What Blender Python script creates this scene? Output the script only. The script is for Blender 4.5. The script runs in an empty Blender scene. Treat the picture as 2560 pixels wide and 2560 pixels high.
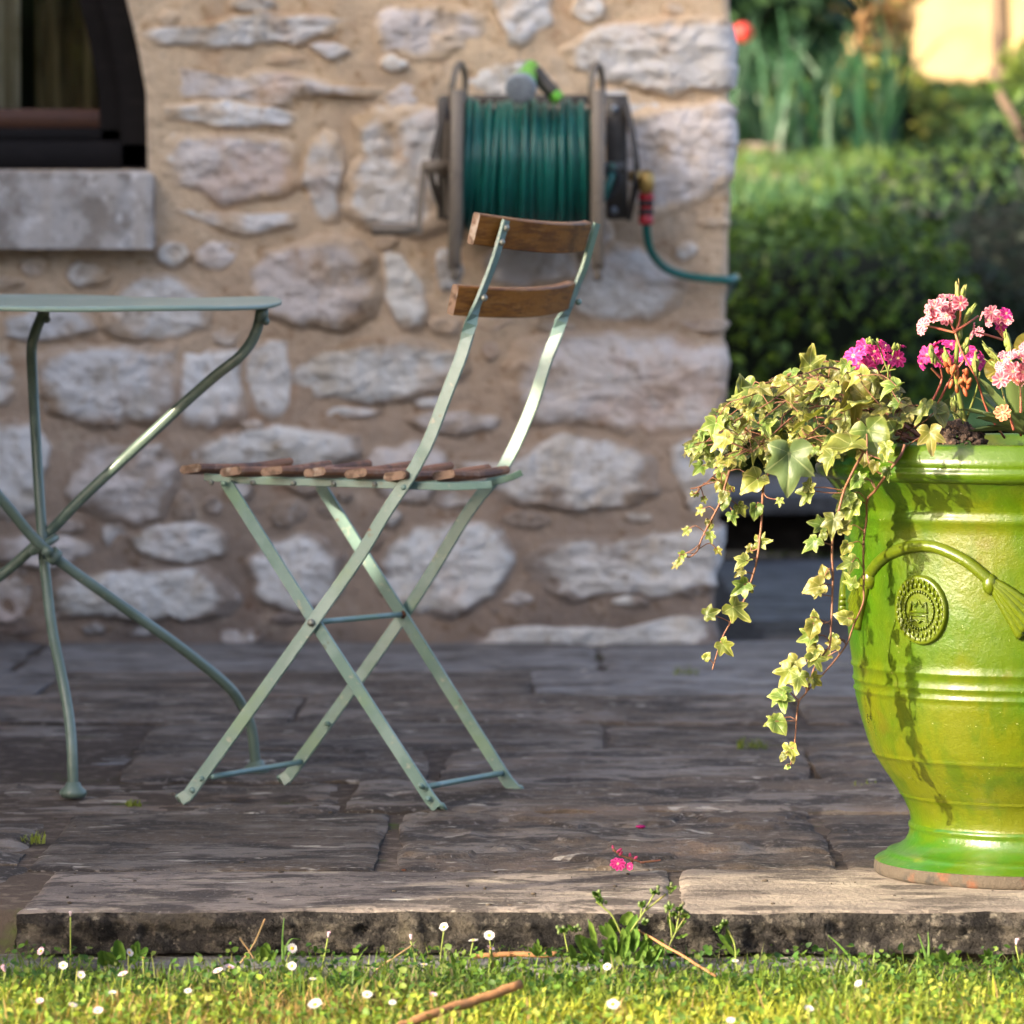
import bpy, math, random
import numpy as np
from mathutils import Matrix, Vector
R = math.radians
rng = np.random.default_rng(7); random.seed(7)
sc = bpy.context.scene
COL = sc.collection

# ------------------------------------------------------------------ camera, sky, sun, exposure
FPX, YH, CAMZ = 12190.0, 722.0, 0.72          # focal length in photo pixels, horizon row, camera height
cam_d = bpy.data.cameras.new('camera'); cam = bpy.data.objects.new('camera', cam_d); COL.objects.link(cam)
cam.location = (0, 0, CAMZ); cam.rotation_euler = (R(90), 0, 0)
cam_d.sensor_width = 36; cam_d.lens = 36 * FPX / 2560
cam_d.shift_y = -(1280 - YH) / 2560
cam_d.clip_start = .1; cam_d.clip_end = 400
cam_d.dof.use_dof = True; cam_d.dof.focus_distance = 5.97; cam_d.dof.aperture_fstop = 8.0
sc.camera = cam
SUN_EL = 18.5
SUN_DIR = np.array([.84, .545, 0.0]); SUN_DIR /= np.linalg.norm(SUN_DIR)      # where the light travels, flat
SUN_T = np.array([SUN_DIR[0]*math.cos(R(SUN_EL)), SUN_DIR[1]*math.cos(R(SUN_EL)), -math.sin(R(SUN_EL))])
world = bpy.data.worlds.new('World'); sc.world = world; world.use_nodes = True
wn = world.node_tree; bg = wn.nodes['Background']
sky = wn.nodes.new('ShaderNodeTexSky'); sky.sky_type = 'NISHITA'; sky.sun_disc = False
sky.sun_elevation = R(SUN_EL); sky.sun_rotation = math.atan2(-SUN_DIR[0], -SUN_DIR[1])
sky.air_density = .5; sky.dust_density = 5.0; sky.ozone_density = 0.0
wn.links.new(sky.outputs[0], bg.inputs[0]); bg.inputs[1].default_value = .15
sun_d = bpy.data.lights.new('sun', 'SUN'); sun_d.energy = 2.8; sun_d.angle = R(.5); sun_d.color = (1, .86, .64)
sun = bpy.data.objects.new('sun', sun_d); COL.objects.link(sun)
sun.rotation_euler = Vector(SUN_T).to_track_quat('-Z', 'Y').to_euler(); sun.location = (-8, -5, 6)
sc.view_settings.view_transform = 'Standard'; sc.view_settings.look = 'None'
sc.view_settings.exposure = 2.35; sc.view_settings.gamma = 1.0; sc.view_settings.use_curve_mapping = False
sc.cycles.use_denoising = True; sc.cycles.max_bounces = 8; sc.cycles.transparent_max_bounces = 8

# ------------------------------------------------------------------ helpers
def P(px, py, D): return np.array([(px-1280)/FPX*D, D, CAMZ-(py-YH)/FPX*D])
def PG(px, py, zg=0.0):                        # photo pixel on the ground of height zg
    D = (CAMZ-zg)*FPX/(py-YH); return np.array([(px-1280)/FPX*D, D, zg])
def hsh(ix, iy, iz):
    h = (ix.astype(np.uint32)*np.uint32(374761393) + iy.astype(np.uint32)*np.uint32(668265263) + iz.astype(np.uint32)*np.uint32(2246822519))
    h = (h ^ (h >> np.uint32(13)))*np.uint32(1274126177); h = h ^ (h >> np.uint32(16))
    return (h & np.uint32(0xFFFF)).astype(np.float64)/65535.0
def vnoise(p):
    i = np.floor(p); f = p-i; u = f*f*(3-2*f); i = i.astype(np.int64); r = 0
    for dx in (0, 1):
        for dy in (0, 1):
            for dz in (0, 1):
                w = (u[:, 0] if dx else 1-u[:, 0])*(u[:, 1] if dy else 1-u[:, 1])*(u[:, 2] if dz else 1-u[:, 2])
                r = r + w*hsh(i[:, 0]+dx, i[:, 1]+dy, i[:, 2]+dz)
    return r*2-1
def fbm(p, s=1.0, o=4, st=(1, 1, 1), off=0.0, ridge=False):
    p = np.asarray(p, float)*np.array(st)*s+off+100.3; a = 1.0; r = np.zeros(len(p)); t = 0
    for k in range(o):
        n = vnoise(p)
        r += a*((1-2*np.abs(n)) if ridge else n); t += a; a *= .5; p = p*2.03+17.1
    return r/t
def wloc(o):
    v = np.zeros(3)
    while o is not None: v = v+np.array(o.location); o = o.parent
    return v
def mk(name, V, F, mat=None, parent=None, smooth=True, col=None, mats=None, midx=None):
    V = np.asarray(V, float)
    if parent is not None: V = V-wloc(parent)
    me = bpy.data.meshes.new(name)
    if isinstance(F, np.ndarray):
        n, k = F.shape
        me.vertices.add(len(V)); me.vertices.foreach_set('co', V.ravel())
        me.loops.add(n*k); me.loops.foreach_set('vertex_index', F.ravel().astype(np.int32))
        me.polygons.add(n); me.polygons.foreach_set('loop_start', np.arange(0, n*k, k, dtype=np.int32))
        me.update(calc_edges=True); me.validate()
    else:
        me.from_pydata([tuple(v) for v in V], [], [tuple(int(i) for i in f) for f in F])
    if smooth: me.polygons.foreach_set('use_smooth', np.ones(len(me.polygons), bool))
    if col is not None:
        at = me.color_attributes.new('Col', 'FLOAT_COLOR', 'POINT')
        c = np.ones((len(V), 4)); c[:, :3] = col; at.data.foreach_set('color', c.ravel())
    if mat: me.materials.append(mat)
    o = bpy.data.objects.new(name, me); COL.objects.link(o)
    if parent is not None: o.parent = parent
    return o
def tag(o, label=None, cat=None, group=None, kind=None):
    if label: o['label'] = label
    if cat: o['category'] = cat
    if group: o['group'] = group
    if kind: o['kind'] = kind
    return o
def empty(name, loc, label, cat, group=None):
    o = bpy.data.objects.new(name, None); COL.objects.link(o); o.location = loc; o.empty_display_size = .05
    return tag(o, label, cat, group)
def inst(name, mesh, M, parent, mat=None):     # a further object on shared mesh data
    o = bpy.data.objects.new(name, mesh); COL.objects.link(o)
    M = Matrix(M)
    if parent is not None:
        o.parent = parent; M = Matrix.Translation(-Vector(wloc(parent))) @ M
    o.matrix_basis = M
    return o
def join(parts):
    V = []; F = []; n = 0
    for v, f in parts:
        v = np.asarray(v, float); V.append(v); F += [tuple(int(i)+n for i in q) for q in f]; n += len(v)
    return np.concatenate(V), F
def gridF(nu, nv, wrap=False):
    i, j = np.meshgrid(np.arange(nu-1), np.arange(nv if wrap else nv-1), indexing='ij')
    a = (i*nv+j).ravel(); b = (i*nv+(j+1) % nv).ravel(); c = ((i+1)*nv+(j+1) % nv).ravel(); d = ((i+1)*nv+j).ravel()
    return np.stack([a, b, c, d], 1)
def unit(v): v = np.asarray(v, float); return v/max(np.linalg.norm(v), 1e-9)
def spl(pts, n):                               # Catmull-Rom through the points, n samples
    p = np.asarray(pts, float); m = len(p)
    if m == 2: t = np.linspace(0, 1, n)[:, None]; return p[0]*(1-t)+p[1]*t
    q = np.vstack([2*p[0]-p[1], p, 2*p[-1]-p[-2]])
    L = np.concatenate([[0], np.cumsum(np.linalg.norm(np.diff(p, axis=0), axis=1))])
    s = np.linspace(0, L[-1], n); out = []
    for x in s:
        k = min(max(np.searchsorted(L, x)-1, 0), m-2); t = (x-L[k])/max(L[k+1]-L[k], 1e-9)
        a, b, c, d = q[k], q[k+1], q[k+2], q[k+3]
        out.append(.5*((2*b)+(-a+c)*t+(2*a-5*b+4*c-d)*t*t+(-a+3*b-3*c+d)*t**3))
    return np.array(out)
def frames(p):
    T = np.gradient(p, axis=0); T /= np.maximum(np.linalg.norm(T, axis=1, keepdims=True), 1e-9)
    up = np.array([0, 0, 1.0]) if abs(T[0, 2]) < .9 else np.array([1.0, 0, 0])
    n = unit(np.cross(T[0], up)); Ns = []
    for t in T:
        n = unit(n-t*np.dot(n, t)); Ns.append(n)
    Ns = np.array(Ns); return T, Ns, np.cross(T, Ns)
def tube(path, r, seg=10, cap=True):
    p = np.asarray(path, float); n = len(p); r = np.broadcast_to(np.asarray(r, float), (n,))
    T, A, B = frames(p); th = np.linspace(0, 2*math.pi, seg, endpoint=False)
    V = (p[:, None]+r[:, None, None]*(np.cos(th)[None, :, None]*A[:, None]+np.sin(th)[None, :, None]*B[:, None])).reshape(-1, 3)
    F = [tuple(f) for f in gridF(n, seg, True)]
    if cap: F += [tuple(range(seg))[::-1], tuple(range((n-1)*seg, n*seg))]
    return V, F
def strap(path, W, w, t, ch=.0008):            # flat bar: width along W (per point), chamfered
    p = np.asarray(path, float); n = len(p); T = np.gradient(p, axis=0); V = []
    W = np.broadcast_to(np.asarray(W, float), (n, 3)); w = np.broadcast_to(w, (n,))
    for k in range(n):
        tt = unit(T[k]); a = unit(W[k]-tt*np.dot(W[k], tt)); b = np.cross(tt, a); x, y = w[k]/2, t/2
        for u, v in ((x, y-ch), (x-ch, y), (-x+ch, y), (-x, y-ch), (-x, -y+ch), (-x+ch, -y), (x-ch, -y), (x, -y+ch)):
            V.append(p[k]+a*u+b*v)
    F = [tuple(f) for f in gridF(n, 8, True)]+[tuple(range(8))[::-1], tuple(range((n-1)*8, n*8))]
    return np.array(V), F
def lathe(prof, seg, c=(0, 0, 0), axis='z'):
    pr = np.asarray(prof, float); th = np.linspace(0, 2*math.pi, seg, endpoint=False)
    r, z = pr[:, 0][:, None], np.broadcast_to(pr[:, 1][:, None], (len(pr), seg))
    X, Y = r*np.cos(th), r*np.sin(th)
    V = {'z': np.stack([X, Y, z], -1), 'x': np.stack([z, X, Y], -1), 'y': np.stack([X, z, Y], -1)}[axis].reshape(-1, 3)+np.array(c)
    return V, [tuple(f) for f in gridF(len(pr), seg, True)]
def ball(c, r, seg=10, rings=7, ax=None):
    ph = np.linspace(0, math.pi, rings); r = np.broadcast_to(np.asarray(r, float), (3,))
    th = np.linspace(0, 2*math.pi, seg, endpoint=False)
    V = np.stack([np.sin(ph)[:, None]*np.cos(th), np.sin(ph)[:, None]*np.sin(th), np.cos(ph)[:, None]*np.ones(seg)], -1).reshape(-1, 3)*r
    if ax is not None: V = V @ np.asarray(ax)
    return V+np.asarray(c, float), [tuple(f) for f in gridF(rings, seg, True)]
def bar(a, b, wx, wy, up=(0, 0, 1), ch=.15):   # chamfered box from a to b, wx across, wy along up
    a, b = np.asarray(a, float), np.asarray(b, float); t = unit(b-a); u = np.asarray(up, float); u = unit(u-t*np.dot(u, t)); s = np.cross(t, u)
    c = min(wx, wy)*ch; V = []
    for q, k in ((a, 1-2*c/max(wx, wy)), (a+t*c, 1), (b-t*c, 1), (b, 1-2*c/max(wx, wy))):
        x, y = wx/2*k, wy/2*k
        for m, n in ((x, y-c), (x-c, y), (-x+c, y), (-x, y-c), (-x, -y+c), (-x+c, -y), (x-c, -y), (x, -y+c)): V.append(q+s*m+u*n)
    return np.array(V), [tuple(f) for f in gridF(4, 8, True)]+[tuple(range(8))[::-1], tuple(range(24, 32))]

# ------------------------------------------------------------------ materials
def mat(name, base, layers=(), rough=.8, bumps=(), spec=.4, rand=0.0, coat=0.0, metal=0.0, vcol=False, transl=0.0, tcol=None, alpha=None, rvar=0.0, coord='world', hue=0.0, coat_rough=.08):
    m = bpy.data.materials.new(name); m.use_nodes = True; nt = m.node_tree; n = nt.nodes; L = nt.links.new
    b = n['Principled BSDF']
    if coord == 'world': pos = n.new('ShaderNodeNewGeometry').outputs['Position']
    else: pos = n.new('ShaderNodeTexCoord').outputs['Object']
    def field(l):
        mp = n.new('ShaderNodeMapping'); mp.inputs['Scale'].default_value = l.get('st', (1, 1, 1)); mp.inputs['Location'].default_value = (l.get('o', 0),)*3
        L(pos, mp.inputs[0])
        if l.get('t') == 'voro':
            t = n.new('ShaderNodeTexVoronoi'); t.inputs['Scale'].default_value = l['s']; L(mp.outputs[0], t.inputs[0]); f = t.outputs['Distance']
        else:
            t = n.new('ShaderNodeTexNoise'); t.inputs['Scale'].default_value = l['s']; t.inputs['Detail'].default_value = l.get('d', 5)
            t.inputs['Roughness'].default_value = l.get('r', .6); t.inputs['Distortion'].default_value = l.get('w', 0); L(mp.outputs[0], t.inputs[0]); f = t.outputs[0]
        return f
    if vcol:
        a = n.new('ShaderNodeAttribute'); a.attribute_name = 'Col'; c = a.outputs['Color']
    else:
        rgb = n.new('ShaderNodeRGB'); rgb.outputs[0].default_value = (*base, 1); c = rgb.outputs[0]
    for l in layers:
        f = field(l); mr = n.new('ShaderNodeMapRange'); mr.interpolation_type = 'SMOOTHSTEP'
        mr.inputs[1].default_value = l['lo']; mr.inputs[2].default_value = l['hi']; mr.inputs[3].default_value = 0; mr.inputs[4].default_value = l.get('f', 1)
        L(f, mr.inputs[0]); mx = n.new('ShaderNodeMix'); mx.data_type = 'RGBA'; mx.blend_type = l.get('b', 'MIX')
        L(mr.outputs[0], mx.inputs[0]); L(c, mx.inputs[6]); mx.inputs[7].default_value = (*l['c'], 1); c = mx.outputs[2]
    if rand or hue:
        oi = n.new('ShaderNodeObjectInfo'); hs = n.new('ShaderNodeHueSaturation')
        mr = n.new('ShaderNodeMapRange'); mr.inputs[3].default_value = 1-rand; mr.inputs[4].default_value = 1+rand
        L(oi.outputs['Random'], mr.inputs[0]); L(mr.outputs[0], hs.inputs['Value']); L(c, hs.inputs['Color'])
        if hue:
            mul = n.new('ShaderNodeMath'); mul.operation = 'MULTIPLY'; mul.inputs[1].default_value = 7.13; fr = n.new('ShaderNodeMath'); fr.operation = 'FRACT'
            L(oi.outputs['Random'], mul.inputs[0]); L(mul.outputs[0], fr.inputs[0])
            m2 = n.new('ShaderNodeMapRange'); m2.inputs[3].default_value = .5-hue; m2.inputs[4].default_value = .5+hue*.5; L(fr.outputs[0], m2.inputs[0]); L(m2.outputs[0], hs.inputs['Hue'])
        c = hs.outputs[0]
    L(c, b.inputs['Base Color'])
    b.inputs['Roughness'].default_value = rough; b.inputs['Specular IOR Level'].default_value = spec; b.inputs['Metallic'].default_value = metal
    b.inputs['Coat Weight'].default_value = coat; b.inputs['Coat Roughness'].default_value = coat_rough
    if rvar:
        f = field(dict(s=9, d=4)); mr = n.new('ShaderNodeMapRange'); mr.inputs[1].default_value = .3; mr.inputs[2].default_value = .7
        mr.inputs[3].default_value = max(rough-rvar, .03); mr.inputs[4].default_value = min(rough+rvar, 1); L(f, mr.inputs[0]); L(mr.outputs[0], b.inputs['Roughness'])
    nm = None
    for l in bumps:
        f = field(l); bp = n.new('ShaderNodeBump'); bp.inputs['Strength'].default_value = l.get('k', 1); bp.inputs['Distance'].default_value = l['h']
        L(f, bp.inputs['Height'])
        if nm is not None: L(nm, bp.inputs['Normal'])
        nm = bp.outputs[0]
    if nm is not None: L(nm, b.inputs['Normal'])
    if transl:
        t = n.new('ShaderNodeBsdfTranslucent'); ms = n.new('ShaderNodeMixShader'); ms.inputs[0].default_value = transl
        if tcol:
            mx = n.new('ShaderNodeMix'); mx.data_type = 'RGBA'; mx.blend_type = 'MULTIPLY'; mx.inputs[0].default_value = 1; L(c, mx.inputs[6]); mx.inputs[7].default_value = (*tcol, 1); L(mx.outputs[2], t.inputs[0])
        else: L(c, t.inputs[0])
        L(b.outputs[0], ms.inputs[1]); L(t.outputs[0], ms.inputs[2]); L(ms.outputs[0], n['Material Output'].inputs[0])
    return m
def lay(s, lo, hi, c, **k): return dict(s=s, lo=lo, hi=hi, c=c, **k)

M = {}
M['stone'] = mat('limestone', (1, 1, 1), [lay(11, .5, .66, (.82, .76, .68), d=8, b='MULTIPLY'), lay(5, .54, .7, (.93, .83, .77), d=6, o=3, b='MULTIPLY'), lay(30, .57, .68, (.70, .64, .58), d=7, o=6, b='MULTIPLY'), lay(80, .6, .74, (.55, .5, .46), d=4, b='MULTIPLY', f=.8), lay(30, .60, .72, (.70, .69, .67), d=5, o=9, f=.7)],
                 vcol=True, rough=.95, bumps=[dict(s=30, h=.009, d=8, st=(1, 1, 1.3)), dict(s=140, h=.003, d=6)], spec=.15, rand=.08)
M['mortar'] = mat('ochre_mortar', (.50, .35, .20), [lay(4, .42, .66, (.46, .33, .23), d=5), lay(2.2, .5, .64, (.36, .27, .21), o=4, st=(1, 1, 1.6)), lay(11, .56, .72, (.56, .43, .29), o=5), lay(85, .56, .72, (.33, .25, .17), d=3, f=.7)],
                  rough=.95, bumps=[dict(s=45, h=.004, d=6), dict(s=220, h=.0012, d=4)], spec=.15)
M['mortar_low'] = mat('damp_shade_mortar', (.27, .20, .155), [lay(6, .42, .66, (.20, .15, .125), d=6), lay(11, .56, .72, (.40, .29, .21), o=5), lay(85, .56, .72, (.16, .12, .1), d=3, f=.7)],
                  rough=.95, bumps=[dict(s=45, h=.004, d=6), dict(s=220, h=.0012, d=4)], spec=.15)  # darker low mortar: damp plus weaker skylight in its colour
M['sill'] = mat('sill_stone', (.50, .475, .45), [lay(10, .47, .60, (.30, .27, .24), d=9), lay(30, .54, .64, (.64, .62, .60), d=7, o=4), lay(70, .6, .7, (.22, .2, .18), d=4, f=.7)], rough=.9, bumps=[dict(s=60, h=.004, d=6)], spec=.2)
slabL = [lay(6, .47, .58, (.19, .166, .145), d=9, st=(.6, 1, 1), f=.85), lay(11, .50, .58, (.042, .035, .030), d=9, st=(.5, 1, 1)), lay(28, .52, .60, (.05, .042, .036), d=8, st=(.5, 1, 1), o=17, f=.8), lay(4, .55, .66, (.15, .112, .086), d=7, o=7, st=(.7, 1, 1)), lay(26, .64, .68, (.36, .33, .28), d=3, o=3, st=(.4, 1, 1)), lay(60, .56, .66, (.17, .15, .135), d=6, o=4), lay(150, .60, .70, (.24, .215, .19), d=4, f=.8)]
slabB = [dict(s=30, h=.007, d=9, st=(.6, 1, 1)), dict(s=150, h=.003, d=6)]
M['slab'] = mat('dark_slate', (.100, .078, .060), slabL, rough=.8, bumps=slabB, spec=.22, rand=.2, rvar=.12)
M['slab_blue'] = mat('blue_grey_flagstone', (.165, .160, .158), [dict(slabL[1], f=.7), dict(slabL[2], f=.6), slabL[4], slabL[5], lay(7, .5, .68, (.215, .212, .212), d=6, st=(.6, 1, 1))], rough=.7, bumps=slabB, spec=.3, rand=.15, rvar=.12)
M['slab_tan'] = mat('worn_tan_flagstone', (.225, .188, .158), [lay(7, .42, .60, (.125, .105, .093), d=9, st=(.6, 1, 1)), lay(12, .50, .58, (.060, .050, .044), d=9, st=(.5, 1, 1), o=5), lay(30, .53, .60, (.07, .058, .05), d=8, o=19, f=.8), lay(10, .55, .66, (.29, .245, .19), d=8, o=2, st=(.6, 1, 1)), lay(26, .64, .68, (.42, .39, .33), d=3, o=3, st=(.4, 1, 1)), lay(140, .58, .70, (.30, .265, .22), d=4, f=.8)], rough=.85, bumps=slabB, spec=.2, rand=.06)
M['slab_sunlit'] = mat('sunlit_tan_flagstone', (.265, .222, .178), [lay(5, .45, .58, (.185, .155, .13), d=9, st=(.6, 1, 1)), lay(14, .51, .59, (.085, .07, .06), d=9, st=(.5, 1, 1), o=5), lay(10, .53, .66, (.34, .29, .23), d=8, o=2, st=(.6, 1, 1)), lay(140, .58, .70, (.36, .31, .25), d=4, f=.8), lay(9, .495, .505, (.16, .13, .11), d=2, o=12, w=1.5, f=.35)], rough=.85, bumps=slabB, spec=.2, rand=.04)  # lighter copy of the tan: sun patch by the pot put into colour
M['joint'] = mat('dark_joint_soil', (.062, .051, .044), [lay(30, .5, .64, (.115, .097, .083), d=7), lay(8, .6, .72, (.05, .07, .02), d=4)], rough=.95, bumps=[dict(s=90, h=.004, d=5)], spec=.1)
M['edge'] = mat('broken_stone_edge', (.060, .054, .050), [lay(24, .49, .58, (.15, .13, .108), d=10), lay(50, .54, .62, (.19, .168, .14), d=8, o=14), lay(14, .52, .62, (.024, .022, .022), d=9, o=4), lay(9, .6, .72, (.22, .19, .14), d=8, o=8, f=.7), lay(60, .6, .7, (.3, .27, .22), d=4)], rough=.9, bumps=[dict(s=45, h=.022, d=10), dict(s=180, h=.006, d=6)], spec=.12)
M['soil'] = mat('lawn_soil', (.07, .05, .03), [lay(20, .5, .7, (.05, .08, .015))], rough=.95, bumps=[dict(s=60, h=.01)])
M['paint'] = mat('sage_green_paint', (.130, .222, .200), [lay(14, .45, .65, (.19, .285, .27), d=7), lay(5, .5, .65, (.15, .25, .165), o=4), lay(70, .60, .70, (.33, .34, .27), d=5, f=.7), lay(24, .66, .72, (.13, .15, .12), d=6, o=2), lay(45, .69, .73, (.15, .085, .05), d=5, o=8)], rough=.38, bumps=[dict(s=160, h=.0004, d=4)], spec=.5, coat=.15, coat_rough=.25)
M['paint_table'] = mat('dark_sage_paint', (.115, .165, .135), [lay(14, .45, .7, (.15, .21, .185), d=5), lay(110, .68, .75, (.3, .3, .24), d=3)], rough=.33, bumps=[dict(s=160, h=.0004)], spec=.5, coat=.2, coat_rough=.2)
M['top'] = mat('table_top_paint', (.20, .28, .23), [lay(9, .5, .7, (.27, .34, .30), st=(1, .5, 1)), lay(6, .58, .7, (.33, .31, .24), o=3, st=(1, .4, 1))], rough=.42, bumps=[dict(s=40, h=.001)], spec=.5, coat=.15, coat_rough=.2)
M['wood'] = mat('varnished_oak', (.27, .105, .018), [lay(16, .42, .62, (.15, .055, .013), d=6, st=(1, 1, 5), w=.6), lay(40, .5, .66, (.29, .125, .03), d=5, st=(.6, .6, 4)), lay(6, .6, .72, (.055, .022, .008), o=3)], rough=.42, bumps=[dict(s=60, h=.0007, st=(.5, .5, 4))], spec=.22, rand=.08)
M['wood_seat'] = mat('weathered_red_wood', (.28, .115, .048), [lay(18, .45, .62, (.12, .05, .028), d=6, st=(1, .3, 1)), lay(50, .54, .66, (.33, .17, .10), d=5, st=(1, .3, 1)), lay(8, .6, .7, (.08, .05, .04), o=3)], rough=.6, bumps=[dict(s=70, h=.001, st=(1, .3, 1))], spec=.35, rand=.12)
M['endgrain'] = mat('end_grain', (.26, .17, .12), [lay(80, .45, .6, (.12, .075, .05), d=5), lay(30, .55, .66, (.4, .33, .27), d=5)], rough=.75, bumps=[dict(s=200, h=.001)])
M['rivet'] = mat('rivet_steel', (.24, .25, .22), [lay(90, .55, .7, (.12, .07, .04))], rough=.4, metal=.4)
M['rust'] = mat('rusty_pivot', (.10, .035, .015), [lay(150, .5, .65, (.05, .02, .01))], rough=.9)
M['bronze'] = mat('taupe_metal', (.20, .165, .125), [lay(20, .5, .7, (.15, .12, .095)), lay(70, .62, .72, (.3, .26, .2))], rough=.45, spec=.5, bumps=[dict(s=200, h=.0004)])
M['bronze_dark'] = mat('dark_bronze_metal', (.065, .055, .045), [lay(20, .5, .7, (.09, .08, .065))], rough=.5, spec=.5)
M['hose'] = mat('teal_hose', (.006, .115, .092), [lay(60, .5, .7, (.008, .15, .12), st=(1, 1, 1))], rough=.3, spec=.5, coat=.1)
M['brass'] = mat('brass', (.45, .29, .09), [lay(60, .5, .7, (.36, .24, .08))], rough=.4, metal=.6)
M['red'] = mat('red_plastic', (.42, .012, .02), [lay(40, .5, .7, (.36, .01, .016))], rough=.3)
M['black'] = mat('black_rubber', (.02, .02, .02), [lay(40, .5, .7, (.03, .03, .03))], rough=.6)
M['lime'] = mat('lime_plastic', (.17, .52, .05), [lay(40, .5, .7, (.15, .48, .045))], rough=.35)
M['greyp'] = mat('grey_plastic', (.31, .36, .41), [lay(50, .5, .7, (.27, .32, .37)), lay(350, .6, .7, (.12, .14, .16), t='voro')], rough=.5)
M['frame'] = mat('dark_window_wood', (.011, .0095, .0095), [lay(10, .5, .7, (.017, .014, .014), st=(1, 1, 4))], rough=.75, bumps=[dict(s=60, h=.0006, st=(1, 1, 6))], spec=.15)
M['frame_red'] = mat('brown_glazing_bar', (.085, .035, .018), [lay(20, .5, .7, (.06, .025, .014), st=(1, 1, 4))], rough=.5, spec=.35)
M['glass'] = mat('window_glass', (.8, .8, .75), rough=.02, spec=.5); M['glass'].node_tree.nodes['Principled BSDF'].inputs['Transmission Weight'].default_value = 1.0
M['curtain'] = mat('linen_curtain', (.75, .72, .58), [lay(8, .45, .6, (.5, .46, .34), st=(3, 1, .3)), lay(3, .55, .7, (.4, .36, .22), st=(1, 1, 1.5), o=3)], rough=.95, transl=.2)
M['curtain_dark'] = mat('brown_curtain', (.42, .35, .20), [lay(9, .45, .6, (.17, .14, .08), st=(3, 1, .2)), lay(5, .5, .65, (.30, .28, .10), o=3)], rough=.95)
M['room'] = mat('dark_room', (.05, .045, .035), rough=.9)
GLZ = [lay(6, .46, .66, (.018, .072, .001), d=6, st=(1.4, 1.4, .7), f=.85), lay(3, .52, .64, (.072, .086, .0015), d=5, o=5), lay(34, .48, .68, (.032, .066, .0015), d=8, st=(1, 1, .35), f=.7), lay(10, .6, .72, (.07, .06, .004), d=6, o=8, f=.6)]
GSPK = [lay(230, .72, .76, (.30, .33, .15), d=2, f=.8), lay(160, .74, .77, (.03, .05, .01), d=2, o=6)]
M['glaze'] = mat('lime_green_glaze', (.047, .082, .001), GLZ+GSPK, rough=.36, bumps=[dict(s=60, h=.0012, d=7), dict(s=260, h=.0005, d=4)], spec=.3, coat=.10, rvar=.1, coat_rough=.12)
M['glaze_rim'] = mat('emerald_glaze', (.042, .082, .0018), [lay(7, .45, .6, (.022, .082, .004), d=5, st=(1, 1, 2)), lay(12, .56, .68, (.08, .10, .006), d=5, o=4), lay(9, .62, .7, (.006, .08, .03), d=4, o=9, st=(.6, .6, 3))]+GSPK, rough=.32, bumps=[dict(s=50, h=.0014, d=7)], spec=.35, coat=.22, coat_rough=.1)
M['relief'] = mat('glazed_relief', (.060, .084, .0015), [lay(40, .5, .7, (.036, .066, .0015), d=6), lay(12, .55, .7, (.075, .074, .003), d=5, o=3)]+GSPK, rough=.34, bumps=[dict(s=70, h=.0012, d=6)], spec=.35, coat=.15, coat_rough=.12)
M['clay'] = mat('bare_terracotta', (.060, .047, .034), [lay(40, .5, .65, (.03, .026, .022)), lay(25, .56, .70, (.11, .042, .02), o=3)], rough=.9, bumps=[dict(s=200, h=.002)])
M['potsoil'] = mat('potting_soil', (.045, .028, .02), [lay(120, .55, .68, (.14, .08, .05), d=5)], rough=.95, bumps=[dict(s=150, h=.006)])
M['ivy'] = mat('ivy_leaf', (1, 1, 1), vcol=True, rough=.42, spec=.45, rand=.36, hue=.06, transl=.36, tcol=(1.1, 1.0, .45), bumps=[dict(s=220, h=.0006, d=4)])
M['vine'] = mat('ivy_stem', (.17, .075, .040), [lay(60, .5, .68, (.09, .03, .024))], rough=.6, rand=.1)
M['petal'] = mat('petal', (1, 1, 1), vcol=True, rough=.55, spec=.3, rand=.12, transl=.35)
M['green_stem'] = mat('green_stem', (.16, .20, .04), [lay(60, .5, .7, (.20, .16, .05))], rough=.6, rand=.15, transl=.15)
M['pink_stem'] = mat('pink_stem', (.34, .09, .06), [lay(40, .5, .7, (.22, .14, .05))], rough=.6, rand=.1)
M['dark_stem'] = mat('dark_red_stem', (.10, .03, .02), [lay(40, .5, .7, (.14, .08, .03))], rough=.6)
M['petal_bud'] = mat('pink_bud', (.34, .03, .10), [lay(60, .5, .7, (.25, .02, .05))], rough=.5, transl=.2)
M['rosette'] = mat('rosette_leaf', (.115, .165, .050), [lay(30, .5, .7, (.12, .15, .06)), lay(12, .58, .7, (.14, .11, .07), o=3)], rough=.5, spec=.4, rand=.2, transl=.2)
M['bud'] = mat('orange_bud', (.36, .085, .03), [lay(60, .5, .7, (.38, .2, .07))], rough=.55, transl=.3)
M['yellow'] = mat('yellow_petal', (.75, .62, .10), [lay(40, .55, .7, (.8, .74, .35))], rough=.55, transl=.35)
M['grass'] = mat('grass_blades', (1, 1, 1), vcol=True, rough=.55, spec=.3, transl=.4, tcol=(1.1, 1.1, .55))
M['weed'] = mat('weed_leaf', (.085, .17, .025), [lay(25, .5, .7, (.12, .21, .035))], rough=.5, rand=.2, transl=.35, hue=.02)
M['white'] = mat('daisy_petal', (.52, .505, .505), [lay(160, .55, .7, (.52, .42, .47))], rough=.6, transl=.25)
M['pinkish'] = mat('pink_tipped_petal', (.62, .40, .50), [lay(160, .5, .65, (.8, .74, .78))], rough=.6, transl=.25)
M['disc'] = mat('daisy_disc', (.72, .42, .02), [lay(400, .5, .6, (.6, .3, .01))], rough=.8, bumps=[dict(s=600, h=.001)])
M['stick'] = mat('dry_stick', (.26, .125, .05), [lay(60, .5, .65, (.22, .11, .05)), lay(30, .6, .7, (.34, .19, .09))], rough=.8, bumps=[dict(s=200, h=.001)])
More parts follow.
